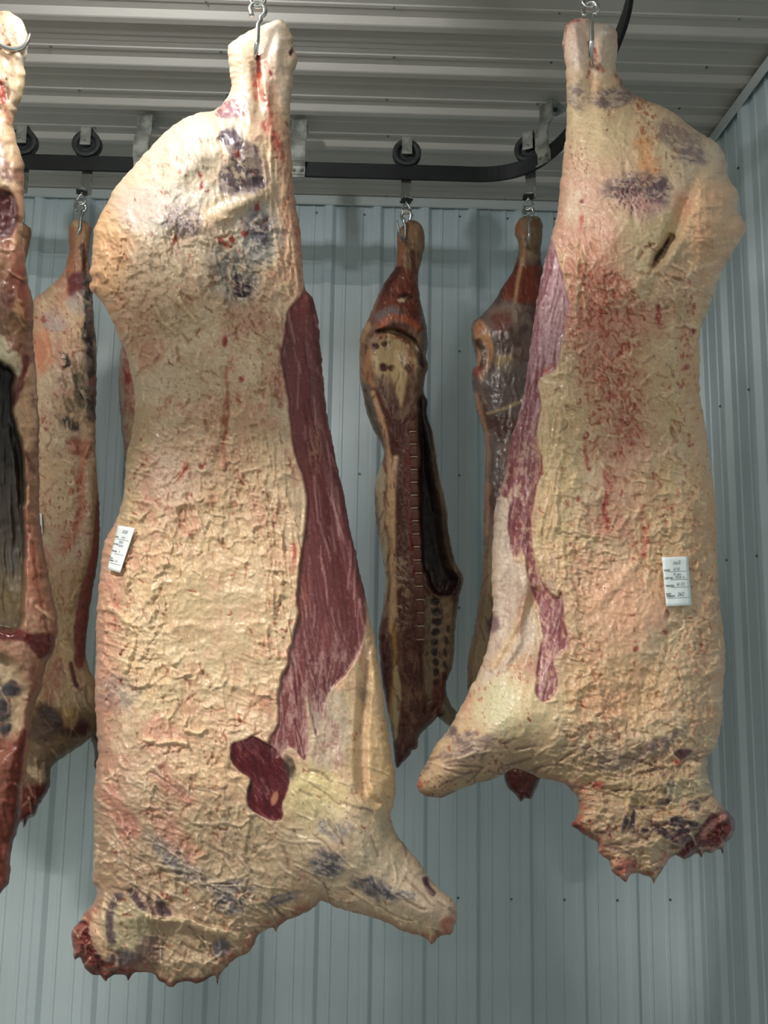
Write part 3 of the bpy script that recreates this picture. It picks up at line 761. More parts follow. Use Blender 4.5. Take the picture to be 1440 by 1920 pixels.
    veil(s, mus, (186,148,150), 84, 60, 5, 73, .62, .85, .75); veil(s, mus * (sst(1130, 1260, Y)), (190,164,160), 100, 60, 12, 75, .38, .62, .8); veil(s, mus * s.ell(590,840,14,50), (196,150,120), 80, 40, 12, 76, .35, .6, .8)
    s.paint(s.poly_m([(575,1300),(600,1330),(625,1290),(650,1330),(655,1400),(640,1440),(600,1440),(580,1420)], 12, 14), (190,176,160), .7); veil(s, s.ell(610,1380,34,70,-15), (132,80,80), 100, 50, 9, 77, .5, .75, .75)
    s.paint(hole, (92,32,40), 1.0, .2); veil(s, hole, (150,100,104), 60, 30, 4, 79, .62, .82, .7); veil(s, hole, (60,18,28), 70, 20, 7, 80, .4, .7, .6); s.paint(s.ell(515,1497,6,13,20,.3,2), (186,130,104), .95); s.paint(s.ell(541,1440,9,22,-15), (70,60,52), .8)
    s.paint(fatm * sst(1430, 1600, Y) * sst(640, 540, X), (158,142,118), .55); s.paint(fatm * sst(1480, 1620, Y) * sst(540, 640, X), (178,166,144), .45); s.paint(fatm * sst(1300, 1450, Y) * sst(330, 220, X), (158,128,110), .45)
    # shoulder and leg marks
    for cx, cy, rx, ry, an, dk in [(612,1618,32,25,0,1),(605,1550,9,14,10,1),(638,1555,26,18,0,.5),(712,1668,58,15,12,1),(690,1660,22,14,20,1),(440,1680,34,30,0,.8),(525,1690,34,9,-20,.9),(320,1600,60,20,40,.5),(360,1640,70,18,35,.45),(220,1300,40,34,0,.35),(420,1700,20,16,0,.6),(690,1300,14,30,0,.4),(540,1735,12,6,0,.4)]:
        q = s.ell(cx, cy, rx, ry, an, .4, 10); s.paint(q, (140,138,140), .6 * dk, .35); veil(s, q, (72,70,84), an + 20, 16, 7, int(cx), .35, .65, .85 * dk)
    s.paint(s.line([(797,1648),(803,1662),(812,1674)], 5, 3), (74,44,56), .95, .25)
    for p in [[(197,1470),(225,1530),(240,1560)],[(300,1450),(340,1500)],[(290,1520),(330,1570),(360,1600)]]: s.paint(s.line(p, 18, 14), (184,124,112), .5)
    s.paint(s.ell(235,1545,22,26), (156,84,80), .5)
    # neck: pale oval, dark ring, torn red end
    s.paint(s.ell(235,1745,50,60,0,.35), (176,168,138), .85)
    s.paint(s.line([(222,1678),(208,1705),(203,1735),(210,1765)], 7, 5), (78,64,70), .85, .3); s.paint(s.line([(245,1670),(262,1690),(268,1702)], 6, 4), (76,56,66), .85, .3)
    s.paint(s.poly_m([(292,1680),(305,1690),(325,1712),(318,1722),(298,1718)], 3, 5), (84,62,74), .85); s.paint(s.line([(278,1680),(284,1705),(290,1715)], 4, 2), (84,60,66), .8)
    s.paint(s.ell(232,1800,34,17,0,.4), (110,96,106), .85, .3); s.paint(s.ell(280,1785,26,30,20,.4), (106,84,80), .7); s.paint(s.ell(415,1780,17,18,30,.4), (98,94,106), .85)
    s.paint(s.line([(276,1718),(300,1722),(340,1722),(370,1735),(420,1750),(445,1755)], 6, 5), (220,200,164), .85)
    s.H += s.fade2 * (.010 * s.line([(270,1712),(300,1722),(340,1722),(370,1735),(420,1750),(445,1755)], 7, 4) - .016 * s.ell(330,1765,110,26,8,.5))
    nk = s.poly_m([(120,1745),(150,1725),(165,1735),(172,1770),(190,1800),(225,1815),(260,1822),(262,1860),(120,1860)], 4, 6)
    s.paint(nk, (100,36,34), 1.0, .22); veil(s, nk, (60,24,24), 60, 20, 10, 83, .4, .7, .8); veil(s, nk, (176,110,100), 30, 22, 7, 85, .6, .8, .7)
    s.paint(s.line([(178,1720),(186,1760),(200,1790)], 9, 3), (206,176,146), .85)
    s.H += nk * s.fade * .010 * (ridge(X / 16, Y / 13, 2, 87) - .4)
    edge = sst(1660, 1720, Y) * sst(30, 4, s.sd) * sst(640, 560, X)
    s.paint(edge * sst(.3, .55, fbm(X / 12, Y / 9, 2, 89)), (176,90,78), .8, .3); s.paint(sst(1815,1835,Y) * sst(10, 2, s.sd), (104,34,30), .8, .25)
    s.paint(s.ell(845,1735,16,20,0,.4), (176,104,92), .75); s.paint(s.line([(794,1757),(809,1766),(824,1752)], 6), (150,50,48), .7)
    s.paint(sst(16, 3, s.sd) * sst(1690,1710,Y) * sst(640,690,X), (186,140,122), .5)
    st = fatm * np.clip(crum * 1.3, 0, 1)
    strands(s, st, 420, 28, 2.3, .0036, (232, 214, 180), .45, 901, 60, 200); strands(s, st, 240, 22, 2.0, -.0042, (176, 130, 106), .45, 903, 80, 160)
    nn = fatm * (1 - nk) * (1 - .8 * s.ell(235,1745,50,60,0,.3)); strands(s, nn * sst(1400, 1480, Y), 160, 60, 2.2, .003, (206, 194, 172), .4, 905, 40, 50, 15); strands(s, nn * sst(1400, 1480, Y), 90, 50, 2.2, -.003, (134, 112, 98), .45, 907, 40, 50, 15)
    strands(s, fatm * s.line([(520,250),(540,400),(550,520),(500,760),(530,1000),(530,1200)], 34, 0, .2), 120, 70, 2.2, .003, (222, 196, 164), .45, 909, 85, 20, 8)
    strands(s, fatm * sst(560, 620, Y), 70, 11, 1.4, -.001, (150, 62, 50), .7, 911, 80, 120); strands(s, fatm * sst(620, 500, Y), 35, 11, 1.4, -.001, (146, 58, 46), .7, 913, 90, 100)
    strands(s, mus, 150, 60, 1.5, .0012, (190, 150, 150), .5, 915, 82, 14, 6); strands(s, mus, 120, 60, 1.6, -.0015, (92, 40, 46), .5, 917, 82, 14, 6)
    for p, w_, h_ in [([(288,568),(300,592),(312,608),(330,624)], 3.5, .012), ([(336,560),(352,582),(368,602)], 3.5, .012), ([(205,1140),(232,1160),(250,1190),(244,1230),(236,1256)], 5, .011), ([(272,1386),(300,1392),(325,1390),(350,1396)], 4, .010), ([(350,1370),(372,1376),(384,1368)], 4, .010), ([(420,690),(425,760),(415,830),(400,870)], 6, -.009), ([(462,560),(480,600),(500,640)], 4, .005)]:
        l_ = s.line(p, w_, 3); s.H += s.fade * h_ * l_
        if h_ > .008: s.paint(l_, (232, 212, 172), .7)
    s.H += s.fade2 * (-.022 * s.line([(694,1190),(688,1260),(681,1330),(677,1400),(682,1480),(706,1504)], 9, 3, .9) + .014 * s.ell(700,1500,26,22,0,.6,0) + .012 * s.ell(655,1470,16,60,-12,.8,0))
    s.paint(s.poly_m([(700,1190),(692,1260),(686,1330),(683,1400),(688,1480),(730,1530),(760,1480),(740,1350)], 3, 3), (212,184,140), .6)
    s.paint(s.line([(694,1190),(688,1260),(681,1330),(677,1400),(682,1480)], 3.5, 3), (150,122,100), .5)
    # parts
    s.lab[:] = 0
    s.lab[Y < 196 + .25 * (X - 430)] = 1
    s.lab[mus > .5] = 2
    leg = s.poly_m([(700,1480),(735,1540),(900,1690),(860,1790),(700,1760),(606,1700),(600,1688),(640,1640),(660,1560)], 1, 0) > .5
    s.lab[leg] = 3
    s.lab[(Y > 1690) & (X < 262) & (nk > .5)] = 4
    root = empty('beef_carcass', at_y(484, 100, Y1), 'large fatty beef side in front, left, with long dark red flank stripe', 'carcass', 'hanging sides of beef')
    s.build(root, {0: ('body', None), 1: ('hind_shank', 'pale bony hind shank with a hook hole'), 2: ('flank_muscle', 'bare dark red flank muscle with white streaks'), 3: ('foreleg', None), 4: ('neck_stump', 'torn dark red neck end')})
    return s
# ================================================================== large right carcass, skin side
B_OUT = [(1055,75),(1060,50),(1068,40),(1080,36),(1098,33),(1112,40),(1121,43),(1148,50),(1158,66),(1157,97),(1154,128),(1164,148),(1179,171),(1218,190),(1261,210),(1300,241),(1347,272),(1362,303),(1362,323),(1372,345),(1384,362),(1382,395),(1390,408),(1397,418),(1397,436),(1380,462),(1372,480),(1358,498),(1341,544),(1327,583),(1312,622),(1312,681),(1312,739),(1323,797),(1333,875),(1341,935),(1345,1015),(1348,1106),(1355,1175),(1360,1221),(1356,1290),(1353,1358),(1339,1404),(1325,1432),(1332,1473),(1348,1505),(1367,1523),(1378,1542),(1376,1565),(1360,1583),(1357,1601),(1348,1592),(1334,1599),(1320,1598),(1314,1608),(1306,1600),(1284,1613),(1270,1604),(1257,1608),(1243,1629),(1234,1642),(1227,1656),(1220,1645),(1205,1640),(1192,1638),(1180,1641),(1174,1654),(1162,1645),(1147,1633),(1142,1615),(1124,1601),(1122,1590),(1119,1578),(1101,1569),(1086,1558),(1071,1546),(1082,1532),(1085,1500),(1075,1485),(1055,1468),(1009,1457),(972,1441),(950,1447),(931,1459),(895,1468),(858,1482),(826,1496),(794,1491),(782,1477),(782,1464),(807,1413),(840,1367),(872,1312),(881,1290),(897,1262),(915,1210),(924,1150),(922,1100),(922,1050),(925,995),(928,951),(938,911),(944,900),(953,843),(972,782),(987,706),(999,614),(1011,538),(1030,455),(1045,400),(1052,330),(1060,260),(1063,200),(1062,160),(1061,128),(1056,100)]
def build_B():
    s = Side(B_OUT, Y1, 2.1, 3, .9, 21)
    X, Y = s.X, s.Yp
    s.body([(30,.055),(150,.06),(260,.12),(400,.15),(600,.12),(800,.11),(1100,.115),(1350,.12),(1500,.10),(1660,.05)],
           [(30,.05),(150,.06),(400,.08),(900,.04),(1400,.05),(1660,.05)],
           [(30,42),(160,60),(400,140),(800,130),(1200,130),(1450,90),(1660,50)], 7)
    sp = lambda *a: s.bump(*a)
    sp(1080,90,13,60,.012); sp(1135,90,14,50,.012,-4); sp(1108,150,10,60,-.014,0); sp(1200,400,90,120,.018); sp(1330,400,40,70,.028); sp(1270,420,14,110,-.028,22)
    sp(1200,620,110,50,-.024,12); sp(1180,800,60,130,-.010); sp(1290,960,40,200,.010); sp(1190,1170,110,90,.024,-30); sp(1270,1180,26,160,-.018,28)
    sp(1040,1330,110,90,.018); sp(930,1380,80,50,.022,-35); sp(850,1440,50,28,.014,-30); sp(1010,1130,20,130,-.02); sp(960,1100,26,120,-.012,8)
    sp(1200,1440,110,24,-.014,-8); sp(1290,1540,34,44,.016); sp(1180,1500,90,14,-.016,12); sp(1330,1570,34,24,-.016)
    mus = s.poly_m([(1020,430),(1032,440),(1044,480),(1059,533),(1066,583),(1053,638),(1042,692),(1008,712),(1014,758),(1008,817),(1018,875),(1004,912),(1000,950),(996,979),(1000,1040),(1016,1087),(1040,1121),(1052,1110),(1057,1148),(1064,1193),(1060,1216),(1037,1239),(1046,1267),(1044,1294),(1023,1315),(1005,1299),(1009,1239),(1018,1193),(1009,1138),(991,1083),(980,1030),(963,1047),(953,992),(955,946),(940,930),(900,940),(900,800),(960,600)], 2.5, 3)
    upper = mus * sst(900, 700, Y)
    s.H += (-.004 * mus) * s.fade2
    fatm = 1 - mus
    crum = sst(330, 640, Y) * sst(1000, 1090, X) * (1 - .55 * s.ell(1150,880,60,80,0,.5)); crum = np.maximum(crum, .3)
    a = s.streak(60, 24, 12, 131); b = s.streak(10, 20, 9, 133); c = s.streak(110, 22, 11, 135); sel = fbm(X / 100, Y / 100, 2, 141)
    k_ = sst(.0, .06, np.abs(sel - .5)); rel = np.where(sel > .5, a, b) * k_ + c * (1 - k_)
    fine = ridge(X / 9 + 2 * s.w1, Y / 10 + 2 * s.w2, 3, 147)
    smooth_ = s.ell(1180,1160,110,110,-30,.6)
    s.H += fatm * crum * s.fade * (.0115 * (rel - .45) + .0058 * (fine - .4)) * (1 - .5 * smooth_); lumps(s, fatm * (.35 + .65 * crum) * (1 - .5 * smooth_), .015, 46, 191)
    s.H += fatm * s.fade * .004 * (s.streak(-20, 90, 9, 151) * sst(1370, 1430, Y) * sst(1000, 1060, X) + s.streak(80, 90, 8, 153) * s.line([(1070,460),(1040,700),(1010,980),(1010,1160)], 60, 0, .3))
    s.H += mus * s.fade * .0022 * (s.streak(100, 130, 8, 155) - .4)
    fl = s.ell(1335,400,55,80,0,.3); s.H += fl * s.fade * .010 * (ridge(X / 26, Y / 18, 2, 157) - .3)
    # folds by the flank
    for p, w_, h_ in [([(985,1100),(978,1150),(950,1200),(920,1250)], 7, .010), ([(1005,1110),(990,1160),(985,1210),(960,1250)], 8, -.012), ([(1225,497),(1240,470),(1258,445)], 6, -.022), ([(1240,505),(1258,480),(1275,455)], 8, .010), ([(1125,1130),(1160,1090),(1200,1050)], 8, .006), ([(1130,570),(1190,540),(1230,505)], 9, .006), ([(1172,310),(1190,420)], 5, -.004)]:
        s.H += s.fade2 * h_ * s.line(p, w_, 3, .8)
    fat_base(s, .97, 31)
    for cx, cy, rx, ry, cc, al in [(1110,90,70,60,(224,208,192),.7),(1130,220,90,80,(208,192,152),.6),(1200,260,120,60,(206,190,154),.5),(1320,300,50,60,(188,178,158),.6),(1150,380,80,90,(216,186,164),.5),(1220,440,60,60,(198,186,146),.5),
            (1340,410,60,80,(220,178,140),.7),(1110,560,60,120,(206,140,120),.6),(1150,700,80,140,(208,146,126),.45),(1250,720,70,100,(212,186,142),.5),(1170,840,60,100,(206,164,138),.5),(1060,800,60,120,(226,204,160),.6),
            (1040,960,40,140,(220,196,150),.6),(1170,1130,90,80,(222,176,146),.65),(1260,1000,70,120,(204,178,136),.5),(1290,1250,60,150,(190,168,138),.5),(1150,1290,110,70,(214,178,136),.5),(980,1330,80,60,(222,210,168),.7),
            (930,1320,40,60,(198,206,176),.5),(870,1420,80,60,(206,184,152),.5),(1060,1420,100,50,(186,170,138),.6),(1200,1480,120,50,(176,160,122),.7),(1200,1590,90,50,(206,184,156),.6),(1110,1520,50,50,(200,160,138),.7),(1320,800,30,300,(206,166,132),.5)]:
        s.paint(s.ell(cx, cy, rx, ry, 0, .5), cc, al)
    reds = s.poly_m([(1075,500),(1130,500),(1190,560),(1180,700),(1200,800),(1150,860),(1110,820),(1080,700),(1080,600)], 30, 20)
    flecks(s, reds, (178,72,58), thr=.45, sx=4, sy=8, a=.7, sd=31); flecks(s, sst(440,560,Y) * sst(1500,1400,Y) * fatm, (176,66,52), thr=.73, sd=33)
    flecks(s, s.poly_m([(1270,540),(1310,560),(1300,720),(1290,900),(1270,900)], 20, 10), (172,62,50), thr=.6, sx=4, sy=9, sd=35); flecks(s, s.ell(1310,1140,24,150), (184,80,64), thr=.62, sx=4, sy=10, sd=36)
    flecks(s, s.line([(1205,195),(1215,240),(1210,290),(1225,330)], 20, 8), (150,56,34), thr=.50, sx=4, sy=5, sd=37); flecks(s, s.ell(1170,300,110,110), (130,50,36), thr=.70, sx=4, sy=5, sd=39)
    s.paint(s.line([(1205,270),(1215,310),(1222,340)], 16, 8), (210,150,104), .6)
    s.paint(s.line([(1137,880),(1140,920),(1135,950),(1142,985)], 6, 7), (172,58,48), .8); s.paint(s.line([(1205,950),(1212,1000),(1210,1040)], 6, 6), (190,84,66), .7); s.paint(s.line([(1232,570),(1235,590),(1233,605)], 5, 4), (160,44,36), .85); s.paint(s.line([(1095,815),(1100,850),(1104,880)], 4, 5), (166,50,42), .8)
    s.paint(s.line([(1090,400),(1088,420),(1086,430)], 4, 4), (200,70,54), .8)
    for p in [(1065,945),(1085,938),(1130,950),(1180,830),(1090,380),(1160,360),(1060,1210),(1190,1215),(1245,1185),(1250,1150),(1285,690),(1300,620)]: s.paint(s.ell(p[0], p[1], 5, 6, 0, .5, 5), (146,42,36), .8)
    for cx, cy, rx, ry, an, dk in [(1185,348,58,24,-12,.75),(1235,360,22,24,0,1),(1150,182,42,20,-10,.9),(1082,182,16,24,0,.6),(1272,255,46,24,20,.5),(1300,290,30,18,0,.6),(1205,1105,10,8,0,.2),(870,1386,24,12,-30,.9),(848,1372,10,12,0,1),(858,1412,30,18,-25,1),(890,1410,34,18,-20,.9),(803,1432,8,14,20,.9),(915,1385,22,10,-20,.5),(882,1452,16,8,-20,.9),(1180,1420,70,18,-15,.9),(1240,1392,60,12,-28,.8),(1120,1410,30,14,0,.6),(1030,1095,12,60,0,.3)]:
        q = s.ell(cx, cy, rx, ry, an, .4, 10); s.paint(q, (158,144,142), .65 * dk, .35); veil(s, q, (84,70,78), an + 10, 15, 7, int(cx) % 97 + 200, .35, .68, .85 * dk)
    s.paint(s.ell(1205,385,40,22,0,.5), (176,136,144), .5); flecks(s, s.ell(1195,370,50,40), (70,34,50), thr=.6, sx=4, sy=5, sd=41)
    s.paint(s.poly_m([(1223,499),(1229,480),(1243,460),(1257,444),(1254,456),(1242,474),(1232,490)], 1.5, 2), (62,42,34), .95)
    # leg
    s.paint(s.line([(1112,92),(1117,112),(1124,125),(1130,130)], 5, 3), (190,66,56), .85); s.paint(s.line([(1104,118),(1105,135),(1102,145)], 3, 2), (170,70,54), .8); s.paint(s.line([(1105,80),(1107,90),(1108,96)], 3, 0), (70,28,26), .9, .25)
    s.paint(s.line([(1057,120),(1056,85),(1062,52)], 2.5, 1), (176,90,86), .7); s.paint(s.line([(1066,44),(1074,39),(1084,38)], 3, 1), (180,50,70), .8); s.paint(s.ell(1150,62,9,20), (224,176,164), .5); s.paint(s.line([(1153,138),(1165,152),(1176,170)], 4, 2), (150,76,60), .8)
    s.paint(s.ell(1082,82,9,40,0,.5), (222,200,202), .5); s.paint(s.ell(1135,56,20,12), (232,228,220), .6)
    # membrane and muscle of the flank
    s.paint(mus, (150,72,78), 1.0, .35); s.paint(upper, (176,138,150), .85); veil(s, mus, (206,184,186), 100, 50, 5, 161, .55, .8, .7); veil(s, upper, (214,192,196), 96, 60, 6, 163, .45, .7, .7); veil(s, mus, (116,44,52), 100, 60, 9, 165, .5, .75, .6)
    s.paint(mus * s.line([(1036,690),(1012,705)], 7, 3), (204,90,70), .8); s.paint(mus * s.line([(1012,830),(1018,875),(1008,910)], 7, 3), (206,92,74), .8)
    mem = s.poly_m([(925,930),(950,930),(956,1000),(965,1060),(985,1060),(1000,1140),(1000,1210),(950,1250),(900,1280),(915,1210),(924,1150)], 9, 10) * (1 - mus)
    s.paint(mem, (206,192,178), .85, .4); veil(s, mem, (154,126,130), 96, 60, 8, 167, .5, .75, .6); s.paint(s.ell(925,1170,10,18) , (110,84,94), .7); s.paint(s.line([(985,1120),(975,1160),(972,1185)], 7, 5), (128,84,88), .8)
    s.paint(s.line([(990,1120),(960,1200),(925,1245)], 9, 4), (216,188,148), .7)
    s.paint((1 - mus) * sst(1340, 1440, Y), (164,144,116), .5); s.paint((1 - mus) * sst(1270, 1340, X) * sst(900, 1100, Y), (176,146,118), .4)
    # neck
    s.paint(s.poly_m([(1262,1412),(1275,1405),(1298,1406),(1290,1416),(1278,1424)], 2, 2), (84,48,52), .95, .25); s.paint(s.ell(1275,1428,10,7), (206,110,84), .8); s.paint(s.ell(1300,1430,10,6), (236,214,180), .8)
    for cx, cy, rx, ry, an in [(1285,1560,34,24,20),(1245,1563,34,9,40),(1258,1475,9,22,20),(1300,1512,12,9,0),(1245,1502,14,7,-10),(1172,1545,6,16,0),(1187,1538,4,22,10),(1208,1555,7,6,0),(1266,1540,16,10,0)]:
        q = s.ell(cx, cy, rx, ry, an, .35, 8); s.paint(q, (92,84,88), .75, .25); veil(s, q, (52,40,50), an, 14, 6, int(cx) % 91 + 300, .35, .7, .9)
    s.paint(s.ell(1285,1485,40,26), (182,176,148), .5); s.paint(s.ell(1275,1568,18,12), (120,70,84), .6)
    s.H += s.fade * s.ell(1280,1500,60,70,0,.3) * .010 * (ridge(X / 18, Y / 16, 2, 171) - .35)
    nk = s.poly_m([(1272,1604),(1283,1586),(1302,1572),(1316,1550),(1328,1534),(1346,1526),(1395,1518),(1400,1620),(1340,1625),(1270,1625)], 3, 4)
    s.H -= nk * s.fade2 * .012; s.paint(nk, (92,36,36), 1.0, .22); veil(s, nk, (66,26,26), 70, 20, 10, 173, .4, .7, .7); veil(s, nk, (176,90,96), 40, 16, 5, 175, .68, .85, .7)
    s.paint(s.line([(1320,1565),(1335,1548),(1358,1530)], 6, 4), (206,150,140), .8)
    edge = sst(1470, 1530, Y) * sst(22, 4, s.sd) * sst(1300, 1250, X)
    s.paint(edge * sst(.3, .55, fbm(X / 12, Y / 9, 2, 177)), (188,110,96), .75, .3); s.paint(s.line([(1080,1548),(1100,1560),(1120,1580)], 5, 3), (150,66,60), .6); s.paint(s.ell(1080,1550,12,8), (110,44,40), .8)
    s.paint(s.ell(1175,1625,22,18), (178,110,100), .8); s.paint(s.line([(1205,1638),(1225,1648),(1240,1628)], 5, 3), (150,64,60), .75); flecks(s, sst(1380,1430,Y) * fatm, (110,44,42), thr=.72, sx=5, sy=5, sd=43)
    s.paint(s.ell(1070,1475,40,12,20), (196,130,110), .6); s.paint(s.ell(1122,1474,10,6), (140,50,44), .8); s.paint(s.ell(786,1470,6,8), (176,96,80), .7)
    st = fatm * np.clip(crum * 1.3, 0, 1) * (1 - .7 * smooth_)
    strands(s, st, 380, 28, 2.3, .0036, (232, 212, 176), .45, 921, 70, 200); strands(s, st, 220, 22, 2.0, -.0042, (176, 128, 104), .45, 923, 80, 160)
    nn = fatm * (1 - nk); strands(s, nn * sst(1360, 1420, Y), 150, 55, 2.2, .003, (206, 190, 156), .4, 925, -15, 50, 15); strands(s, nn * sst(1370, 1420, Y), 100, 45, 2.2, -.003, (112, 88, 84), .5, 927, -15, 50, 15)
    strands(s, fatm * s.line([(1075,480),(1050,700),(1030,900),(1040,1060)], 30, 0, .2), 110, 70, 2.2, .003, (228, 204, 166), .45, 929, 92, 20, 8)
    strands(s, fatm * sst(500, 560, Y), 70, 11, 1.4, -.001, (150, 60, 48), .7, 931, 85, 110); strands(s, reds, 170, 13, 1.6, -.001, (160, 74, 60), .6, 933, 85, 90)
    strands(s, mus, 120, 60, 1.5, .0012, (206, 176, 180), .5, 935, 100, 14, 6); strands(s, mus, 90, 60, 1.6, -.0015, (104, 44, 52), .45, 937, 100, 14, 6)
    s.lab[:] = 0
    s.lab[Y < 158 + .1 * (X - 1060)] = 1
    s.lab[mus > .5] = 2
    s.lab[s.poly_m([(881,1285),(930,1330),(955,1400),(950,1470),(830,1520),(760,1500),(760,1440),(860,1300)], 1, 0) > .5] = 3
    s.lab[nk > .5] = 4
    root = empty('beef_carcass', at_y(1106, 90, Y1), 'large fatty beef side at right near the room corner, with purple flank strip', 'carcass', 'hanging sides of beef')
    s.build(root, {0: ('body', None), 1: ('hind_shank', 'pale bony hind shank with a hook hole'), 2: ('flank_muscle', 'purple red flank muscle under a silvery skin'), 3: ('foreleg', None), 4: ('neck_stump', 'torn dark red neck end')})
    return s
# ================================================================== carcass cut by the left border, inner side
C_OUT = [(-60,60),(-40,30),(-15,22),(8,21),(20,23),(40,37),(50,58),(53,80),(50,100),(44,120),(47,140),(46,165),(38,190),(28,215),(25,235),(27,250),(33,270),(40,290),(46,315),(44,340),(45,365),(46,390),(43,417),(42,450),(47,480),(51,520),(61,560),(63,600),(62,640),(68,690),(71,740),(74,803),(72,850),(74,910),(74,950),(78,1000),(86,1050),(92,1085),(100,1120),(108,1172),(104,1195),(101,1222),(92,1235),(84,1258),(75,1300),(62,1330),(59,1366),(54,1410),(46,1460),(40,1510),(34,1550),(24,1581),(19,1612),(19,1650),(5,1668),(-10,1690),(-40,1740),(-100,1760),(-180,1740),(-230,1680),(-250,1500),(-330,1440),(-300,1380),(-230,1330),(-230,1000),(-250,700),(-260,500),(-220,350),(-150,240),(-80,190),(-60,130)]
def build_C():
    s = Side(C_OUT, Y1, 3.2, 3, 1.2, 31)
    X, Y = s.X, s.Yp
    s.body([(20,.06),(230,.06),(400,.12),(700,.12),(1200,.11),(1700,.08)], [(20,.05),(300,.08),(1200,.09),(1700,.06)], [(20,40),(300,70),(700,60),(1200,60),(1700,50)], 6)
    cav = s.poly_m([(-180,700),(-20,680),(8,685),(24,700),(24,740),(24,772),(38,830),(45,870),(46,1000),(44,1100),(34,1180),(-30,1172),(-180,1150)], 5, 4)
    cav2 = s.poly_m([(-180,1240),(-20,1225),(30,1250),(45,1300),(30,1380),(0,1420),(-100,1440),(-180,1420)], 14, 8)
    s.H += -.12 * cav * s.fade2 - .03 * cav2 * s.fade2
    s.bump(5,405,34,55,-.02); s.bump(20,665,26,34,.02); s.bump(14,100,20,50,-.012); s.bump(38,80,10,50,.008); s.bump(40,175,8,40,.008); s.bump(-30,300,60,60,.02)
    s.H += s.fade * (.008 * (s.streak(80, 30, 12, 401) - .4) + .003 * (ridge(X / 7, Y / 8, 2, 403) - .4)) * (1 - cav)
    s.H += s.fade * cav * .01 * (s.streak(90, 150, 14, 405) - .4)
    fat_base(s, .70, 41); s.paint(np.ones(s.sh), (150,114,92), .55)
    s.paint(sst(250, 200, Y), (226,210,180), .8); s.paint(s.ell(42,70,14,50), (206,210,196), .7); s.paint(s.ell(20,120,16,26), (204,168,140), .6); s.paint(s.ell(8,60,14,20), (220,170,150), .6)
    s.paint(s.line([(0,150),(6,190),(18,225)], 5, 3), (196,60,48), .9); s.paint(s.ell(38,160,9,30), (214,196,150), .6)
    s.paint(s.ell(15,260,34,50), (226,202,160), .7); q = s.poly_m([(-60,250),(0,262),(12,300),(28,330),(20,350),(-60,340)], 4, 6); s.paint(q, (150,120,118), .8); veil(s, q, (230,214,190), 60, 20, 6, 407, .5, .75)
    s.paint(s.ell(5,350,34,14), (206,186,156), .8)
    s.paint(sst(340, 420, Y) * (1 - cav) * sst(1180, 1120, Y), (134,92,72), .6); s.paint(s.ell(34,540,18,60), (112,54,44), .85); s.paint(s.ell(28,480,26,30), (168,124,102), .6); s.paint(s.ell(20,560,20,20), (100,56,40), .6); s.paint(s.ell(34,580,10,18), (196,164,126), .8); s.paint(s.ell(25,610,26,20), (120,92,62), .7)
    s.paint(s.poly_m([(-60,640),(0,625),(14,650),(36,665),(42,690),(34,705),(20,700),(18,735),(6,700),(-60,690)], 3, 6), (206,196,166), .95); s.paint(s.line([(50,670),(48,700),(36,730),(26,755)], 6, 3), (96,40,38), .9)
    s.paint(s.poly_m([(25,770),(36,745),(55,690),(66,690),(70,800),(62,842),(48,843),(42,820),(32,800)], 3, 4), (206,174,142), .85)
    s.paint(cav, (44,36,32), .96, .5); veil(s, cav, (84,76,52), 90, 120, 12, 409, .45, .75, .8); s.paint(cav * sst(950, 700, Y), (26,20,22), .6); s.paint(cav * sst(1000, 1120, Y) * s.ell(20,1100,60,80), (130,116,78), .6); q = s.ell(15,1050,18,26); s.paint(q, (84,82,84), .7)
    s.paint(s.ell(58,1000,10,140), (156,100,84), .6); s.paint(s.line([(60,850),(66,960),(76,1060),(90,1150)], 12, 4), (156,122,98), .6); s.paint(s.line([(62,1020),(68,1080),(78,1140)], 3, 2), (110,50,42), .7)
    s.paint(s.poly_m([(-180,1168),(0,1176),(60,1188),(96,1190),(101,1215),(88,1232),(70,1234),(55,1212),(20,1200),(-180,1200)], 3, 4), (82,26,24), .97, .25)
    s.paint(cav2, (170,156,128), .8)
    for p in [(20,1292,20,13),(0,1330,22,26),(8,1370,14,12),(-20,1290,20,30)]: s.paint(s.ell(*p, 0, .3, 8), (50,48,56), .9, .3)
    low = sst(1360, 1400, Y); s.paint(low, (116,64,52), .75); s.paint(s.poly_m([(50,1370),(30,1400),(16,1460),(10,1560),(28,1560),(40,1480)], 3, 4), (96,40,32), .9, .3); s.paint(s.line([(54,1390),(46,1450),(38,1510)], 5, 2), (196,140,98), .85)
    s.paint(sst(1490, 1530, Y) * sst(30, 20, X), (104,52,42), .8); s.paint(s.line([(10,1590),(16,1630),(2,1660)], 8, 4), (176,110,98), .7)
    flecks(s, 1 - cav, (150,54,46), thr=.70, sd=45)
    strands(s, 1 - cav, 160, 36, 2.8, .005, (206, 180, 150), .4, 941, 85, 70); strands(s, 1 - cav, 120, 30, 2.6, -.005, (120, 74, 60), .5, 943, 85, 70); strands(s, cav, 60, 90, 3, .004, (84, 72, 54), .4, 945, 90, 12, 5)
    q = s.ell(2,402,34,46,0,.10,3); s.paint(q, (74,28,28), 1.0, .5); s.paint(s.line([(30,352),(42,385),(40,430),(26,452)], 6, 3), (206,170,138), .8); s.H -= q * s.fade2 * .01
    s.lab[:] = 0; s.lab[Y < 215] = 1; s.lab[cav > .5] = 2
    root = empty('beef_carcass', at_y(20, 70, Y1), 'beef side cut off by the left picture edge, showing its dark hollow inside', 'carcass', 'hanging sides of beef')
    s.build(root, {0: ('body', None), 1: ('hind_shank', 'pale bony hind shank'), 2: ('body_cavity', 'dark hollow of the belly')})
    return s
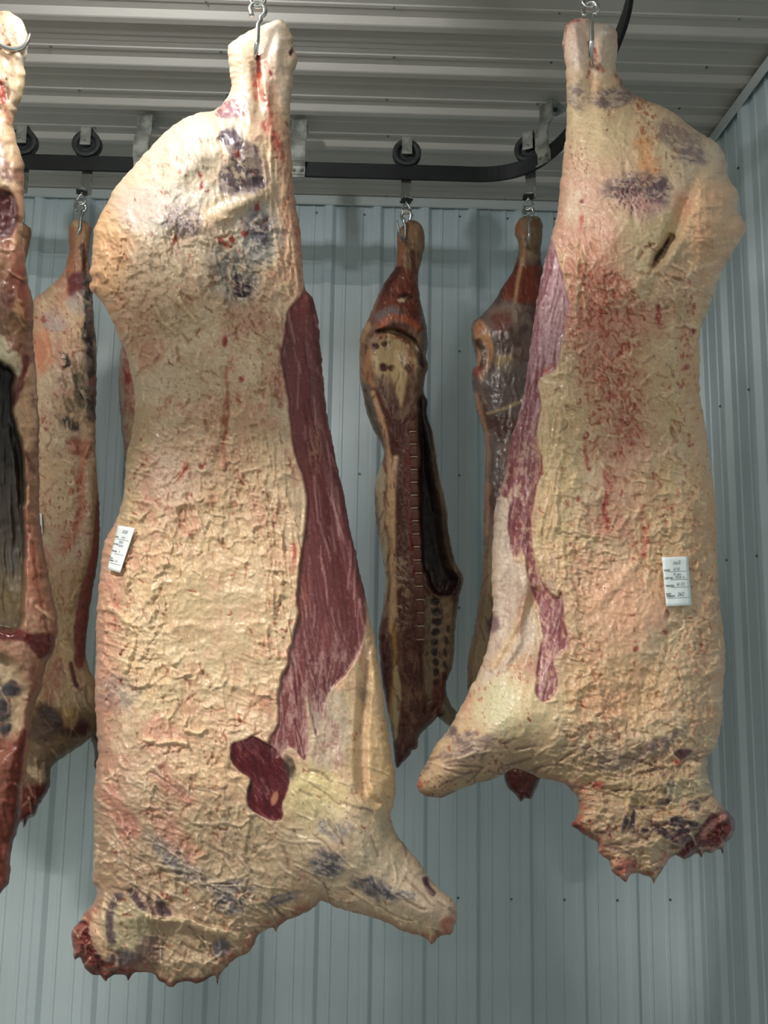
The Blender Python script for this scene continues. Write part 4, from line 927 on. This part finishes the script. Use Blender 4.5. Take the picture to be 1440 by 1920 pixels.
# ================================================================== rear row: left
D_OUT = [(128,445),(130,423),(142,410),(150,411),(163,417),(171,426),(171,440),(167,473),(168,498),(171,510),(173,525),(174,560),(176,593),(180,640),(181,674),(181,738),(179,803),(181,884),(186,948),(187,997),(184,1045),(178,1081),(166,1159),(161,1222),(166,1250),(178,1275),(186,1300),(186,1340),(181,1368),(170,1384),(150,1400),(131,1412),(103,1431),(95,1444),(94,1475),(73,1509),(66,1528),(54,1536),(44,1553),(41,1540),(34,1544),(30,1520),(24,1480),(30,1420),(45,1350),(52,1290),(62,1230),(70,1180),(66,1100),(58,1000),(56,900),(55,800),(55,700),(56,620),(62,566),(78,550),(100,532),(117,513),(125,490),(130,470)]
def build_D():
    s = Side(D_OUT, Y2, 2.2, 3, .7, 51)
    X, Y = s.X, s.Yp
    s.body([(400,.05),(500,.055),(620,.12),(800,.11),(1200,.11),(1550,.08)], [(400,.05),(700,.08),(1550,.07)], [(400,22),(500,26),(650,55),(1200,50),(1550,35)], 5)
    s.bump(110,700,40,80,.02); s.bump(150,900,10,120,-.015); s.bump(120,1330,50,60,.03); s.bump(100,1180,20,60,-.02)
    s.H += s.fade * (.008 * (s.streak(75, 22, 9, 501) - .4) + .003 * (ridge(X / 5, Y / 6, 2, 503) - .4))
    fat_base(s, .95, 51)
    s.paint(sst(520, 480, Y), (168,128,98), .7); s.paint(s.line([(133,430),(134,470),(132,510)], 6, 2), (176,116,90), .7); s.paint(s.line([(155,460),(158,490),(154,520)], 4, 2), (70,34,26), .9); s.paint(s.ell(145,418,10,8), (206,180,140), .7)
    s.paint(s.ell(145,534,18,24,10,.25), (104,52,58), .9, .3); s.paint(s.ell(150,565,22,22), (176,168,160), .7); q = s.line([(165,520),(172,600),(172,700),(172,780)], 11, 4); s.paint(q, (96,92,90), .85, .35); veil(s, q, (40,36,36), 90, 20, 6, 505, .5, .7)
    s.paint(s.ell(100,605,20,22), (176,160,158), .8); s.paint(s.ell(80,660,16,40), (214,140,110), .7); s.paint(s.ell(135,640,16,50,20), (222,186,140), .5)
    for p in [[(118,664),(124,686)],[(165,610),(168,660)],[(150,710),(156,760)],[(122,790),(140,802)]]: veil(s, s.line(p, 8, 9), (40,34,34), 85, 18, 6, 515, .25, .5, 1.0, .3)
    q = s.ell(140,740,36,60); veil(s, q, (110,98,70), 85, 30, 8, 507, .45, .7, .8); s.paint(s.ell(145,838,22,16), (170,72,54), .75); s.paint(s.ell(110,920,40,70), (222,196,156), .6)
    s.paint(s.line([(165,830),(150,900),(150,960),(120,1040)], 7, 8), (190,116,86), .6); flecks(s, np.ones(s.sh), (160,60,44), thr=.66, sd=55, sx=4, sy=7)
    mus = s.poly_m([(188,930),(180,940),(172,1030),(152,1100),(140,1170),(140,1240),(158,1250),(166,1159),(190,1050)], 3, 3); s.paint(mus, (128,62,52), .9, .35); s.paint(s.line([(176,880),(176,950),(168,1030),(148,1100),(134,1150)], 4, 3), (150,128,90), .7)
    s.paint(sst(1040, 1100, Y) * (1 - mus), (176,146,102), .5); s.paint(s.ell(105,1270,18,50,20), (176,88,70), .75); s.paint(s.ell(125,1230,16,30), (212,184,140), .6); s.paint(s.line([(134,1245),(142,1280),(150,1290)], 4, 3), (90,36,30), .9)
    s.paint(sst(1310, 1350, Y), (108,86,62), .75); s.paint(s.line([(85,1330),(110,1360),(150,1365)], 14, 8), (60,34,28), .85, .35); s.paint(s.ell(148,1366,13,10), (84,30,22), .9); s.paint(s.ell(130,1345,16,18,30), (196,160,100), .7); s.paint(s.ell(80,1370,30,26), (70,50,40), .6)
    s.paint(sst(1390, 1420, Y), (120,104,84), .5); s.paint(s.ell(65,1450,22,12,30), (206,186,154), .8); s.paint(sst(1462, 1480, Y), (96,36,30), .95, .25)
    strands(s, 1 - mus, 150, 26, 2, .004, (222, 200, 164), .4, 951, 80, 60, 20); strands(s, 1 - mus, 110, 16, 1.4, -.003, (130, 88, 70), .5, 953, 80, 70, 25)
    s.lab[:] = 0; s.lab[Y < 515] = 1; s.lab[mus > .5] = 2; s.lab[Y > 1470] = 4
    root = empty('beef_carcass', at_y(158, 445, Y2), 'smaller fat covered beef side in the rear row, between the two nearest sides at left', 'carcass', 'hanging sides of beef')
    s.build(root, {0: ('body', None), 1: ('hind_shank', 'brownish bony hind shank'), 2: ('flank_muscle', 'brown red flank muscle'), 4: ('neck_stump', 'torn dark red neck end')})
    return s
# ================================================================== rear row: middle, split side with the backbone
E_OUT = [(744,437),(750,428),(755,424),(763,416),(773,412),(787,418),(796,437),(795,467),(787,501),(784,531),(790,571),(799,608),(802,645),(798,670),(803,684),(797,706),(794,736),(802,752),(801,776),(810,807),(817,843),(823,889),(830,918),(838,958),(842,1002),(854,1053),(869,1084),(862,1117),(856,1150),(853,1188),(850,1239),(837,1280),(838,1300),(845,1320),(857,1337),(852,1352),(845,1361),(823,1347),(826,1337),(815,1350),(804,1361),(786,1381),(782,1402),(772,1408),(769,1415),(755,1430),(742,1440),(738,1400),(735,1375),(725,1324),(716,1273),(711,1222),(710,1182),(718,1138),(722,1087),(716,1036),(708,996),(703,952),(703,908),(715,870),(719,843),(699,804),(686,767),(675,706),(673,666),(677,626),(690,599),(709,553),(727,522),(742,498),(745,467)]
def build_E():
    s = Side(E_OUT, Y2, 2.2, 3, .6, 61)
    X, Y = s.X, s.Yp
    s.body([(400,.045),(500,.05),(620,.12),(800,.09),(1100,.10),(1440,.07)], [(400,.05),(620,.10),(1440,.07)], [(400,22),(510,26),(640,55),(900,40),(1440,32)], 5)
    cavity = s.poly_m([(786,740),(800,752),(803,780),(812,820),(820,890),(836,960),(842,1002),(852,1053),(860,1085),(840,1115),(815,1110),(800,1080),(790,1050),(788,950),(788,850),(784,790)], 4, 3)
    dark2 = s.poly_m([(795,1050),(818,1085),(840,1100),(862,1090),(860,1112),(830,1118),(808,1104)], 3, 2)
    ribs = s.poly_m([(790,1110),(820,1120),(850,1130),(846,1240),(830,1300),(800,1340),(790,1250)], 6, 3)
    s.H += s.fade2 * (-.09 * cavity - .03 * ribs); s.bump(740,660,30,40,-.035); s.bump(735,590,45,26,.02); s.bump(700,720,18,70,.01)
    s.bump(735,950,12,180,.012,-3); s.bump(722,1300,14,80,-.02)
    cres = s.poly_m([(705,622),(735,616),(768,628),(790,655),(796,690),(787,682),(776,655),(758,636),(735,628)], 3, 2); s.H += -.03 * cres * s.fade2
    s.H += s.fade * (.006 * (s.streak(85, 22, 8, 601) - .4) + .003 * (ridge(X / 5, Y / 5, 2, 603) - .4))
    rb = 0.5 + 0.5 * np.sin((Y + .5 * (X - 790)) / 22 * 2 * np.pi); s.H += s.fade2 * ribs * .008 * rb
    s.col[:] = np.array((122,84,66)) / 255.; s.rough[:] = .4
    s.paint(sst(.45, .65, fbm(X / 25, Y / 45, 3, 605)), (96,56,46), .7); s.paint(sst(.52, .7, fbm(X / 18, Y / 30, 3, 607)), (168,148,124), .6)
    s.paint(sst(520, 490, Y), (158,128,98), .85); s.paint(s.line([(748,440),(752,470),(750,510)], 6, 2), (166,104,76), .7); s.paint(s.line([(774,470),(776,500),(772,520)], 4, 2), (78,36,26), .8); s.paint(s.ell(762,424,8,6), (150,60,50), .7)
    q = s.poly_m([(742,505),(770,510),(786,560),(794,600),(770,610),(740,590),(715,600),(695,610),(712,560)], 4, 4); s.paint(q, (118,58,46), .95, .35); veil(s, q, (206,180,150), 60, 40, 6, 609, .66, .85, .7)
    s.paint(s.poly_m([(727,520),(745,500),(752,510),(735,535),(715,560)], 2, 2), (80,40,34), .8); s.paint(s.ell(762,557,12,5,10), (60,30,26), .9); s.paint(s.ell(757,560,7,3), (226,206,176), .9)
    s.paint(s.ell(728,590,28,18,-25), (130,128,132), .8, .3); s.paint(s.ell(796,630,8,44), (110,106,110), .8, .3); s.paint(s.line([(690,610),(678,650),(680,700),(690,740)], 6, 3), (206,170,130), .7)
    s.paint(s.line([(715,612),(735,596),(765,598),(785,615)], 7, 4), (190,104,72), .85); s.paint(cres, (38,20,20), .96, .3)
    s.paint(s.ell(738,668,46,46,0,.25), (214,188,142), .95); s.paint(s.line([(700,650),(720,632),(755,636),(772,670),(768,700)], 5, 3), (150,70,50), .9); s.paint(s.line([(690,660),(690,700),(705,740)], 5, 3), (206,150,110), .8)
    for p in [(706,650,7,6),(720,688,8,9),(735,690,7,8),(765,690,6,9),(722,645,6,5)]: s.paint(s.ell(*p, 0, .3, 4), (70,34,28), .9, .3)
    s.paint(s.line([(728,625),(729,650),(728,665)], 2.5, 1), (236,220,180), .9); s.paint(s.poly_m([(735,690),(760,690),(762,720),(752,765),(744,740)], 4, 3), (212,186,134), .9); s.paint(s.line([(752,690),(752,750)], 2, 1), (226,206,160), .9)
    q = s.poly_m([(680,720),(700,730),(712,780),(725,840),(705,820),(686,770)], 5, 4); s.paint(q, (118,112,106), .85, .35)
    q = s.poly_m([(698,730),(712,735),(735,790),(775,770),(776,800),(740,870),(722,840),(710,780)], 4, 3); s.paint(q, (92,44,36), .9, .35)
    s.paint(s.line([(700,735),(716,790),(728,850),(730,900),(728,980)], 5, 3), (232,190,150), .95); s.paint(s.line([(742,860),(738,920),(736,1000),(738,1100),(735,1180)], 7, 4), (228,192,148), .95)
    s.paint(s.poly_m([(703,880),(718,870),(722,960),(728,1040),(722,1130),(715,1050)], 4, 6), (212,198,166), .9)
    sp = s.poly_m([(748,850),(782,800),(788,900),(790,1000),(795,1100),(790,1180),(750,1180),(742,1040)], 4, 2); s.paint(sp, (104,62,48), .9, .3); q = s.line([(748,1060),(752,1120),(750,1160)], 16, 8); veil(s, q, (206,184,150), 20, 18, 8, 611, .4, .65, .8)
    s.paint(s.line([(764,840),(766,920),(770,1000),(778,1080)], 2.6, 1), (130,34,34), .95, .25)
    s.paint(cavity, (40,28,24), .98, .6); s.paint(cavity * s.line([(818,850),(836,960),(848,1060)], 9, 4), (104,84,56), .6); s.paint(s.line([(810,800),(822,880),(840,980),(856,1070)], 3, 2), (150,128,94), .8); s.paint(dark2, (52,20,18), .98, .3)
    s.paint(ribs, (150,128,98), .85)
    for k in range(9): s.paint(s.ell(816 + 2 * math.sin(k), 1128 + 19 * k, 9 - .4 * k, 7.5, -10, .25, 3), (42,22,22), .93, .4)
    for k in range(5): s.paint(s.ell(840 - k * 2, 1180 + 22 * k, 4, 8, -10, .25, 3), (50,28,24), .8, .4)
    s.paint(s.poly_m([(758,1180),(790,1180),(790,1250),(800,1330),(790,1370),(770,1410),(745,1438),(740,1400),(750,1350),(756,1280)], 5, 4), (92,44,34), .85, .3); q = s.ell(770,1300,22,90); veil(s, q, (170,130,100), 80, 24, 10, 613, .5, .7, .6)
    s.paint(s.poly_m([(710,1200),(722,1190),(732,1230),(728,1320),(724,1320),(715,1270)], 2, 2), (84,30,26), .95, .25); s.paint(s.line([(738,1170),(741,1240),(736,1310),(730,1360)], 4, 2), (196,150,70), .9); s.paint(s.poly_m([(738,1260),(748,1250),(752,1310),(745,1370),(738,1380)], 3, 3), (214,196,150), .9)
    s.paint(sst(1385, 1410, Y) * sst(775, 765, X + (Y - 1400) * .3), (80,30,30), .8, .3); s.paint(s.ell(822,1310,14,50,12), (96,32,26), .7); s.paint(s.poly_m([(838,1290),(870,1330),(850,1370),(820,1350),(832,1320)], 3, 2), (128,118,98), .95)
    al = (s.sd > 0) * (1 - cavity); strands(s, al, 200, 22, 1.3, .0018, (176, 148, 120), .4, 961, 88, 40, 15); strands(s, al, 150, 20, 1.3, -.0018, (70, 40, 34), .45, 963, 88, 40, 15)
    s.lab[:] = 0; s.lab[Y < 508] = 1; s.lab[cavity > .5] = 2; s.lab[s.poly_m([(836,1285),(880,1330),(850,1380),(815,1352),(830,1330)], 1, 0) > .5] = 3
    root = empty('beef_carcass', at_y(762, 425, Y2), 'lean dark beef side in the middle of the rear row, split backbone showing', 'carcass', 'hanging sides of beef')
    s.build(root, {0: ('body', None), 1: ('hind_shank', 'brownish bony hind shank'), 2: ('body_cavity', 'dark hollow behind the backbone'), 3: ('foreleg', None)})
    # vertebrae, each a piece of its own along the split backbone
    sx = lambda y: float(np.interp(y, [780, 850, 950, 1050, 1120, 1200], [772, 776, 777, 783, 788, 788]))
    V0 = bpy.data.meshes.new('vertebra'); bm = bmesh.new(); bm_box(bm, (0, 0, 0), (1, 1, 1), bev=.22); bm.normal_update(); bm.to_mesh(V0); bm.free()
    ca = V0.attributes.new('Col', 'FLOAT_COLOR', 'POINT'); cc = list(s2l(np.array((112,66,52)) / 255.)) + [.3]; ca.data.foreach_set('color', cc * len(V0.vertices)); V0.materials.append(M_FLESH)
    D0 = V0.copy(); D0.name = 'disc'; cc = list(s2l(np.array((206,182,150)) / 255.)) + [.3]; D0.attributes['Col'].data.foreach_set('color', cc * len(D0.vertices))
    y = 788.
    while y < 1190:
        hgt = 22 + .004 * (y - 788)
        for me, yy, sc in ((V0, y + hgt / 2, (.030, .022, hgt * .00178)), (D0, y + hgt, (.026, .020, .005))):
            P_, h = s.surf(sx(yy), yy)
            o = link(me.name.split('.')[0], me, None, root); o.scale = sc
            P_ = at_y(sx(yy), yy, Y2 - h + .004)
            o.location = Vector(P_) - root.location; o.rotation_euler = (0, math.radians(-3), 0)
        y += hgt + 1.5
    return s
# ================================================================== rear row: right, mostly behind the large right carcass
F_OUT = [(966,427),(970,415),(975,409),(990,403),(1008,406),(1017,418),(1016,446),(1014,476),(1020,520),(1030,580),(1040,680),(1044,800),(1050,1000),(1055,1200),(1050,1330),(1030,1400),(1015,1440),(1014,1459),(1004,1482),(1000,1490),(995,1498),(985,1496),(977,1503),(970,1494),(963,1487),(955,1480),(950,1473),(946,1455),(947,1440),(940,1410),(920,1370),(890,1320),(879,1300),(876,1280),(877,1239),(882,1210),(891,1172),(898,1120),(903,1087),(906,1019),(908,918),(911,859),(907,813),(895,773),(886,730),(884,695),(893,684),(890,660),(884,632),(884,610),(892,600),(904,590),(929,562),(938,544),(959,513),(968,489),(972,461),(966,440)]
def build_F():
    s = Side(F_OUT, Y2, 2.4, 3, .6, 71)
    X, Y = s.X, s.Yp
    s.body([(400,.05),(500,.05),(620,.11),(900,.09),(1300,.09),(1500,.06)], [(400,.05),(620,.10),(1500,.06)], [(400,24),(510,30),(640,60),(900,50),(1500,30)], 5)
    s.bump(905,665,20,40,-.02); s.bump(960,600,30,50,.012); s.bump(940,1180,20,80,.02)
    s.H += s.fade * (.006 * (s.streak(95, 30, 9, 701) - .4) + .002 * (ridge(X / 5, Y / 6, 2, 703) - .4))
    s.col[:] = np.array((104,86,80)) / 255.; s.rough[:] = .36
    s.paint(sst(.45, .6, fbm(X / 40, Y / 50, 3, 705)), (70,50,46), .7); s.paint(sst(.55, .7, fbm(X / 22, Y / 30, 3, 707)), (140,126,118), .5)
    s.paint(sst(500, 470, Y), (160,134,104), .85); s.paint(s.ell(973,428,8,12), (170,104,76), .7); s.paint(s.line([(984,440),(983,470),(980,495)], 5, 2), (176,132,96), .8); s.paint(s.ell(1004,470,7,8), (110,84,64), .7); s.paint(s.ell(1006,418,10,7), (140,76,58), .6)
    q = s.poly_m([(968,490),(980,498),(1014,500),(1030,560),(985,570),(940,560),(950,520)], 4, 3); s.paint(q, (116,54,42), .95, .35); s.paint(s.line([(980,485),(972,520),(966,560),(966,600)], 3.5, 2), (196,166,126), .85); s.paint(s.ell(960,500,6,9), (60,26,22), .8)
    s.paint(s.ell(945,590,34,26,-20), (134,122,116), .7, .3); s.paint(s.ell(940,602,18,24), (112,60,50), .7); s.paint(s.ell(955,580,50,8,0), (150,136,120), .4)
    s.paint(s.poly_m([(886,610),(905,600),(925,650),(915,690),(905,720),(892,690),(895,660)], 4, 4), (196,150,110), .9); s.paint(s.ell(895,616,10,14), (170,84,60), .7); s.paint(s.line([(896,640),(908,668),(902,690)], 5, 3), (60,40,30), .85); s.paint(s.ell(893,696,10,8), (128,62,50), .7); s.paint(s.ell(945,680,16,22,-30), (190,170,120), .7)
    q = s.poly_m([(905,700),(1000,680),(1030,780),(925,775)], 8, 8); s.paint(q, (98,90,88), .7, .3); s.paint(s.line([(915,775),(950,765),(985,745)], 3, 3), (176,158,120), .8); s.paint(s.ell(945,800,24,22), (70,40,36), .8)
    s.paint(s.line([(890,740),(908,800),(914,870),(910,1000)], 6, 3), (196,152,120), .75); s.paint(s.ell(925,860,10,50), (110,108,108), .6)
    low = sst(960, 1060, Y); s.paint(low, (206,184,144), .75); s.paint(s.ell(925,1170,9,20,10), (100,80,86), .8); veil(s, low, (150,126,118), 95, 50, 9, 709, .5, .75, .5)
    s.paint(sst(1430, 1450, Y), (92,36,32), .97, .25); s.H += sst(1430, 1450, Y) * s.fade * .01 * (ridge(X / 14, Y / 12, 2, 711) - .4)
    al = (s.sd > 0) * 1.0; strands(s, al, 120, 26, 1.4, .0015, (160, 142, 124), .35, 971, 90, 50, 15); strands(s, al, 80, 22, 1.4, -.0015, (60, 42, 38), .4, 973, 90, 50, 15)
    s.lab[:] = 0; s.lab[Y < 490] = 1; s.lab[Y > 1440] = 4
    root = empty('beef_carcass', at_y(991, 430, Y2), 'dark lean beef side in the rear row, half hidden behind the large right side', 'carcass', 'hanging sides of beef')
    s.build(root, {0: ('body', None), 1: ('hind_shank', 'brownish bony hind shank'), 4: ('neck_stump', 'torn dark red neck end')})
    return s
# ================================================================== two rear sides that barely show
def build_hidden(out, hook, label, sd, back=False):
    s = Side(out, Y2 + (.13 if back else 0), 3.4, 3, .8, sd)
    X, Y = s.X, s.Yp
    s.body([(400,.045),(500,.05),(640,.10),(1300,.10),(1500,.06)], [(400,.04),(620,.08),(1500,.05)], [(400,22),(510,28),(640,60),(1500,40)], 4)
    s.H += s.fade * (.007 * (s.streak(80, 24, 10, sd + 1) - .4))
    fat_base(s, .92, sd); s.paint(sst(520, 490, Y), (150,112,84), .75); flecks(s, np.ones(s.sh), (170,64,54), thr=.66, sd=sd, sx=5, sy=8)
    if back:
        s.paint(s.line([(232,680),(240,720),(246,770)], 9, 5), (176,84,74), .7); s.paint(s.line([(235,690),(240,715)], 5, 4), (176,56,56), .8); s.paint(sst(1350, 1390, Y) * sst(230, 200, X), (100,60,50), .85)
    s.lab[:] = 0; s.lab[Y < 500] = 1
    root = empty('beef_carcass', at_y(hook[0], hook[1], s.Y), label, 'carcass', 'hanging sides of beef')
    s.build(root, {0: ('body', None), 1: ('hind_shank', 'brownish bony hind shank')})
G_OUT = [(300,430),(312,412),(330,410),(342,425),(340,470),(345,520),(380,560),(410,620),(415,760),(410,1000),(405,1200),(400,1380),(390,1480),(340,1520),(300,1500),(280,1440),(240,1410),(200,1420),(184,1440),(177,1435),(176,1405),(170,1380),(186,1362),(205,1340),(212,1240),(216,1100),(222,980),(240,880),(232,840),(226,780),(222,720),(224,680),(228,650),(236,600),(262,560),(296,520),(300,470)]
H_OUT = [(14,440),(20,418),(34,412),(48,420),(57,428),(59,440),(55,458),(52,475),(46,500),(44,560),(46,640),(48,760),(48,900),(44,1060),(40,1200),(25,1330),(0,1440),(-30,1480),(-70,1440),(-100,1380),(-90,1200),(-95,900),(-95,700),(-70,600),(-20,530),(5,500),(14,470)]
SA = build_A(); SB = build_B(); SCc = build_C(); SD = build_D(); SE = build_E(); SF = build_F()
build_hidden(G_OUT, (320, 430), 'pale beef side in the rear, a sliver showing behind the large left side', 801, True)
build_hidden(H_OUT, (36, 432), 'far left rear beef side, only its hock showing beside the cropped side', 821)

# ------------------------------------------------------------------ trolleys and hooks
def xh(px, py, Y): return at_y(px, py, Y)[0]
hang(xh(158, 350, YR1), YR1, 0.0, 'grey iron roller trolley on the rear rail, left, fully visible', 'steel hook through the hock of the small left rear side', .35)
hang(xh(762, 340, YR1), YR1, 0.0, 'dark roller trolley on the rear rail in the middle of the ceiling', 'steel hook in the middle rear side that shows its backbone', 2.6)
ab = math.radians(62)
hang(xh(992, 345, 2.78), 2.775, -.45, 'roller trolley at the start of the rail curve beside the right carcass', 'steel hook in the dark lean rear side at right', -.2)
hang(xh(37, 350, YR1), YR1, 0.0, 'roller trolley at the far left, half hidden by the cropped carcass', 'steel hook at far left, only its tip showing beside the cropped carcass', -2.4)
hang(xh(320, 350, YR1), YR1, 0.0, 'roller trolley hidden behind the shoulder of the large left carcass', 'steel hook hidden behind the large left carcass', .2)
hang(xh(483, 20, 1.8), YR2, 0.0, 'roller trolley above the large left carcass, out of the picture', 'thick steel hook in the large left carcass', 0.0)
hang(xh(1108, 20, 1.765), 1.785, -.12, 'roller trolley above the large right carcass, out of the picture', 'thick steel hook in the large right carcass', -.45, .004)
hang(xh(-10, 20, 1.8), YR2, 0.0, 'roller trolley above the cropped left carcass, out of the picture', 'steel hook whose pale tip sticks out of the cropped carcass at the left border', -1.3)

# ------------------------------------------------------------------ paper tickets
def ticket(S, corners, label, lines, lift=.004, n=(8, 14)):
    tl, tr, br, bl = [np.array(c, float) for c in corners]
    nx, ny = n; V = []; mx = []
    for j in range(ny + 1):
        for i in range(nx + 1):
            u, v = i / nx, j / ny; p = (tl * (1 - u) + tr * u) * (1 - v) + (bl * (1 - u) + br * u) * v
            mx.append(S.surf(p[0], p[1])[1]); V.append(p)
    mx = np.array(mx).reshape(ny + 1, nx + 1)
    # paper is stiff: fit a gentle surface and lift it until it clears the fat
    uu, vv = np.meshgrid(np.linspace(0, 1, nx + 1), np.linspace(0, 1, ny + 1)); Am = np.stack([np.ones(uu.size), uu.ravel(), vv.ravel(), uu.ravel() ** 2], 1)
    co, *_ = np.linalg.lstsq(Am, mx.ravel(), rcond=None); fit = Am @ co; fit += max(0, np.percentile(mx.ravel() - fit, 92)) + lift
    fit = fit + .0012 * np.sin(uu.ravel() * 7 + vv.ravel() * 4)
    W = [at_y(p[0], p[1], S.Y - h) for p, h in zip(V, fit)]
    org = Vector(W[len(W) // 2]); root = empty('paper_ticket', org, label, 'ticket', 'paper tickets')
    bm = bmesh.new(); vs = [bm.verts.new(Vector(q) - org) for q in W]
    for j in range(ny):
        for i in range(nx):
            a = j * (nx + 1) + i; bm.faces.new((vs[a], vs[a + nx + 1], vs[a + nx + 2], vs[a + 1]))
    sh = from_bm('sheet', bm, M_PAPER, root, True)
    md = sh.modifiers.new('s', 'SOLIDIFY'); md.thickness = .0004; md.offset = -1
    Wm = np.array(W).reshape(ny + 1, nx + 1, 3)
    def pos(u, v):
        a = u * nx; b = v * ny; i = min(int(a), nx - 1); j = min(int(b), ny - 1); fa = a - i; fb = b - j
        return Vector((Wm[j, i] * (1 - fa) + Wm[j, i + 1] * fa) * (1 - fb) + (Wm[j + 1, i] * (1 - fa) + Wm[j + 1, i + 1] * fa) * fb)
    wd = (pos(1, .5) - pos(0, .5)).length
    for kind, u, v, txt, sz in lines:
        ex = (pos(min(u + .3, 1), v) - pos(u, v)).normalized(); ey = (pos(u, max(v - .1, 0)) - pos(u, v + .02)).normalized(); ez = ex.cross(ey).normalized(); ey = ez.cross(ex)
        off = ez * .0016
        if kind == 'rule':
            bm = bmesh.new(); vs = []
            for i in range(9):
                uu_ = u + (sz - u) * i / 8; q = pos(uu_, v) - org + off * .6
                vs.append((bm.verts.new(q + ey * .0005), bm.verts.new(q - ey * .0004)))
            for i in range(8): bm.faces.new((vs[i][0], vs[i][1], vs[i + 1][1], vs[i + 1][0]))
            from_bm('ruled_line', bm, M_INKL, root)
        else:
            cu = bpy.data.curves.new('text', 'FONT'); cu.body = txt; cu.size = sz * wd * (.80 if kind == 'print' else .92); cu.materials.append(M_INK if kind == 'print' else M_INKL)
            if kind == 'pen': cu.shear = .35; cu.offset = .0001
            else: cu.offset = .0002
            nm_ = 'printed_words' if kind == 'print' else 'handwriting'
            tmp = bpy.data.objects.new('t', cu); COL.objects.link(tmp); me = bpy.data.meshes.new_from_object(tmp); bpy.data.objects.remove(tmp); me.name = nm_
            o = link(nm_, me, M_INK if kind == 'print' else M_INKL, root)
            m = Matrix((ex, ey, ez)).transposed().to_4x4(); m.translation = pos(u, v) - org + off; o.matrix_local = m
L1 = [('pen', .38, .155, 'no3', .2), ('print', .03, .285, 'DATE', .095), ('pen', .38, .275, '6/18', .14), ('rule', .16, .295, '', .93), ('pen', .36, .38, 'R yan', .14),
      ('print', .03, .445, 'LOT NO.', .095), ('pen', .4, .445, '1018  6', .13), ('rule', .24, .465, '', .93), ('print', .03, .60, 'TAG NO.', .095), ('pen', .46, .59, '# 13', .16), ('rule', .24, .62, '', .93),
      ('print', .03, .765, 'HOT', .095), ('print', .03, .81, 'WEIGHT', .095), ('pen', .45, .80, '262', .18), ('rule', .05, .835, '', .93)]
L2 = [('pen', .35, .145, '2025', .18), ('print', .03, .27, 'DATE', .1), ('pen', .4, .27, '7/10', .13), ('rule', .16, .30, '', .9), ('pen', .33, .375, '2025', .14), ('print', .03, .43, 'LOT NO.', .1), ('pen', .36, .455, '3018 /', .14),
      ('print', .03, .585, 'TAG NO.', .1), ('pen', .5, .59, '3', .13), ('rule', .24, .625, '', .9), ('print', .05, .75, 'HOT', .1), ('print', .03, .80, 'WEIGHT', .1), ('pen', .42, .80, '215', .13), ('rule', .12, .845, '', .9)]
ticket(SB, [(1241, 1045), (1290, 1043), (1297, 1135), (1249, 1137)], 'white paper ticket low on the outer edge of the large right carcass', L1)
ticket(SA, [(221, 985), (253, 990), (225, 1074), (201, 1067)], 'white paper ticket slanting on the left edge of the large left carcass', L2)
ticket(SD, [(62, 961), (78, 963), (80, 1002), (66, 1003)], 'white paper ticket on the small left rear carcass, mostly hidden by the cropped one', [], n=(5, 8))
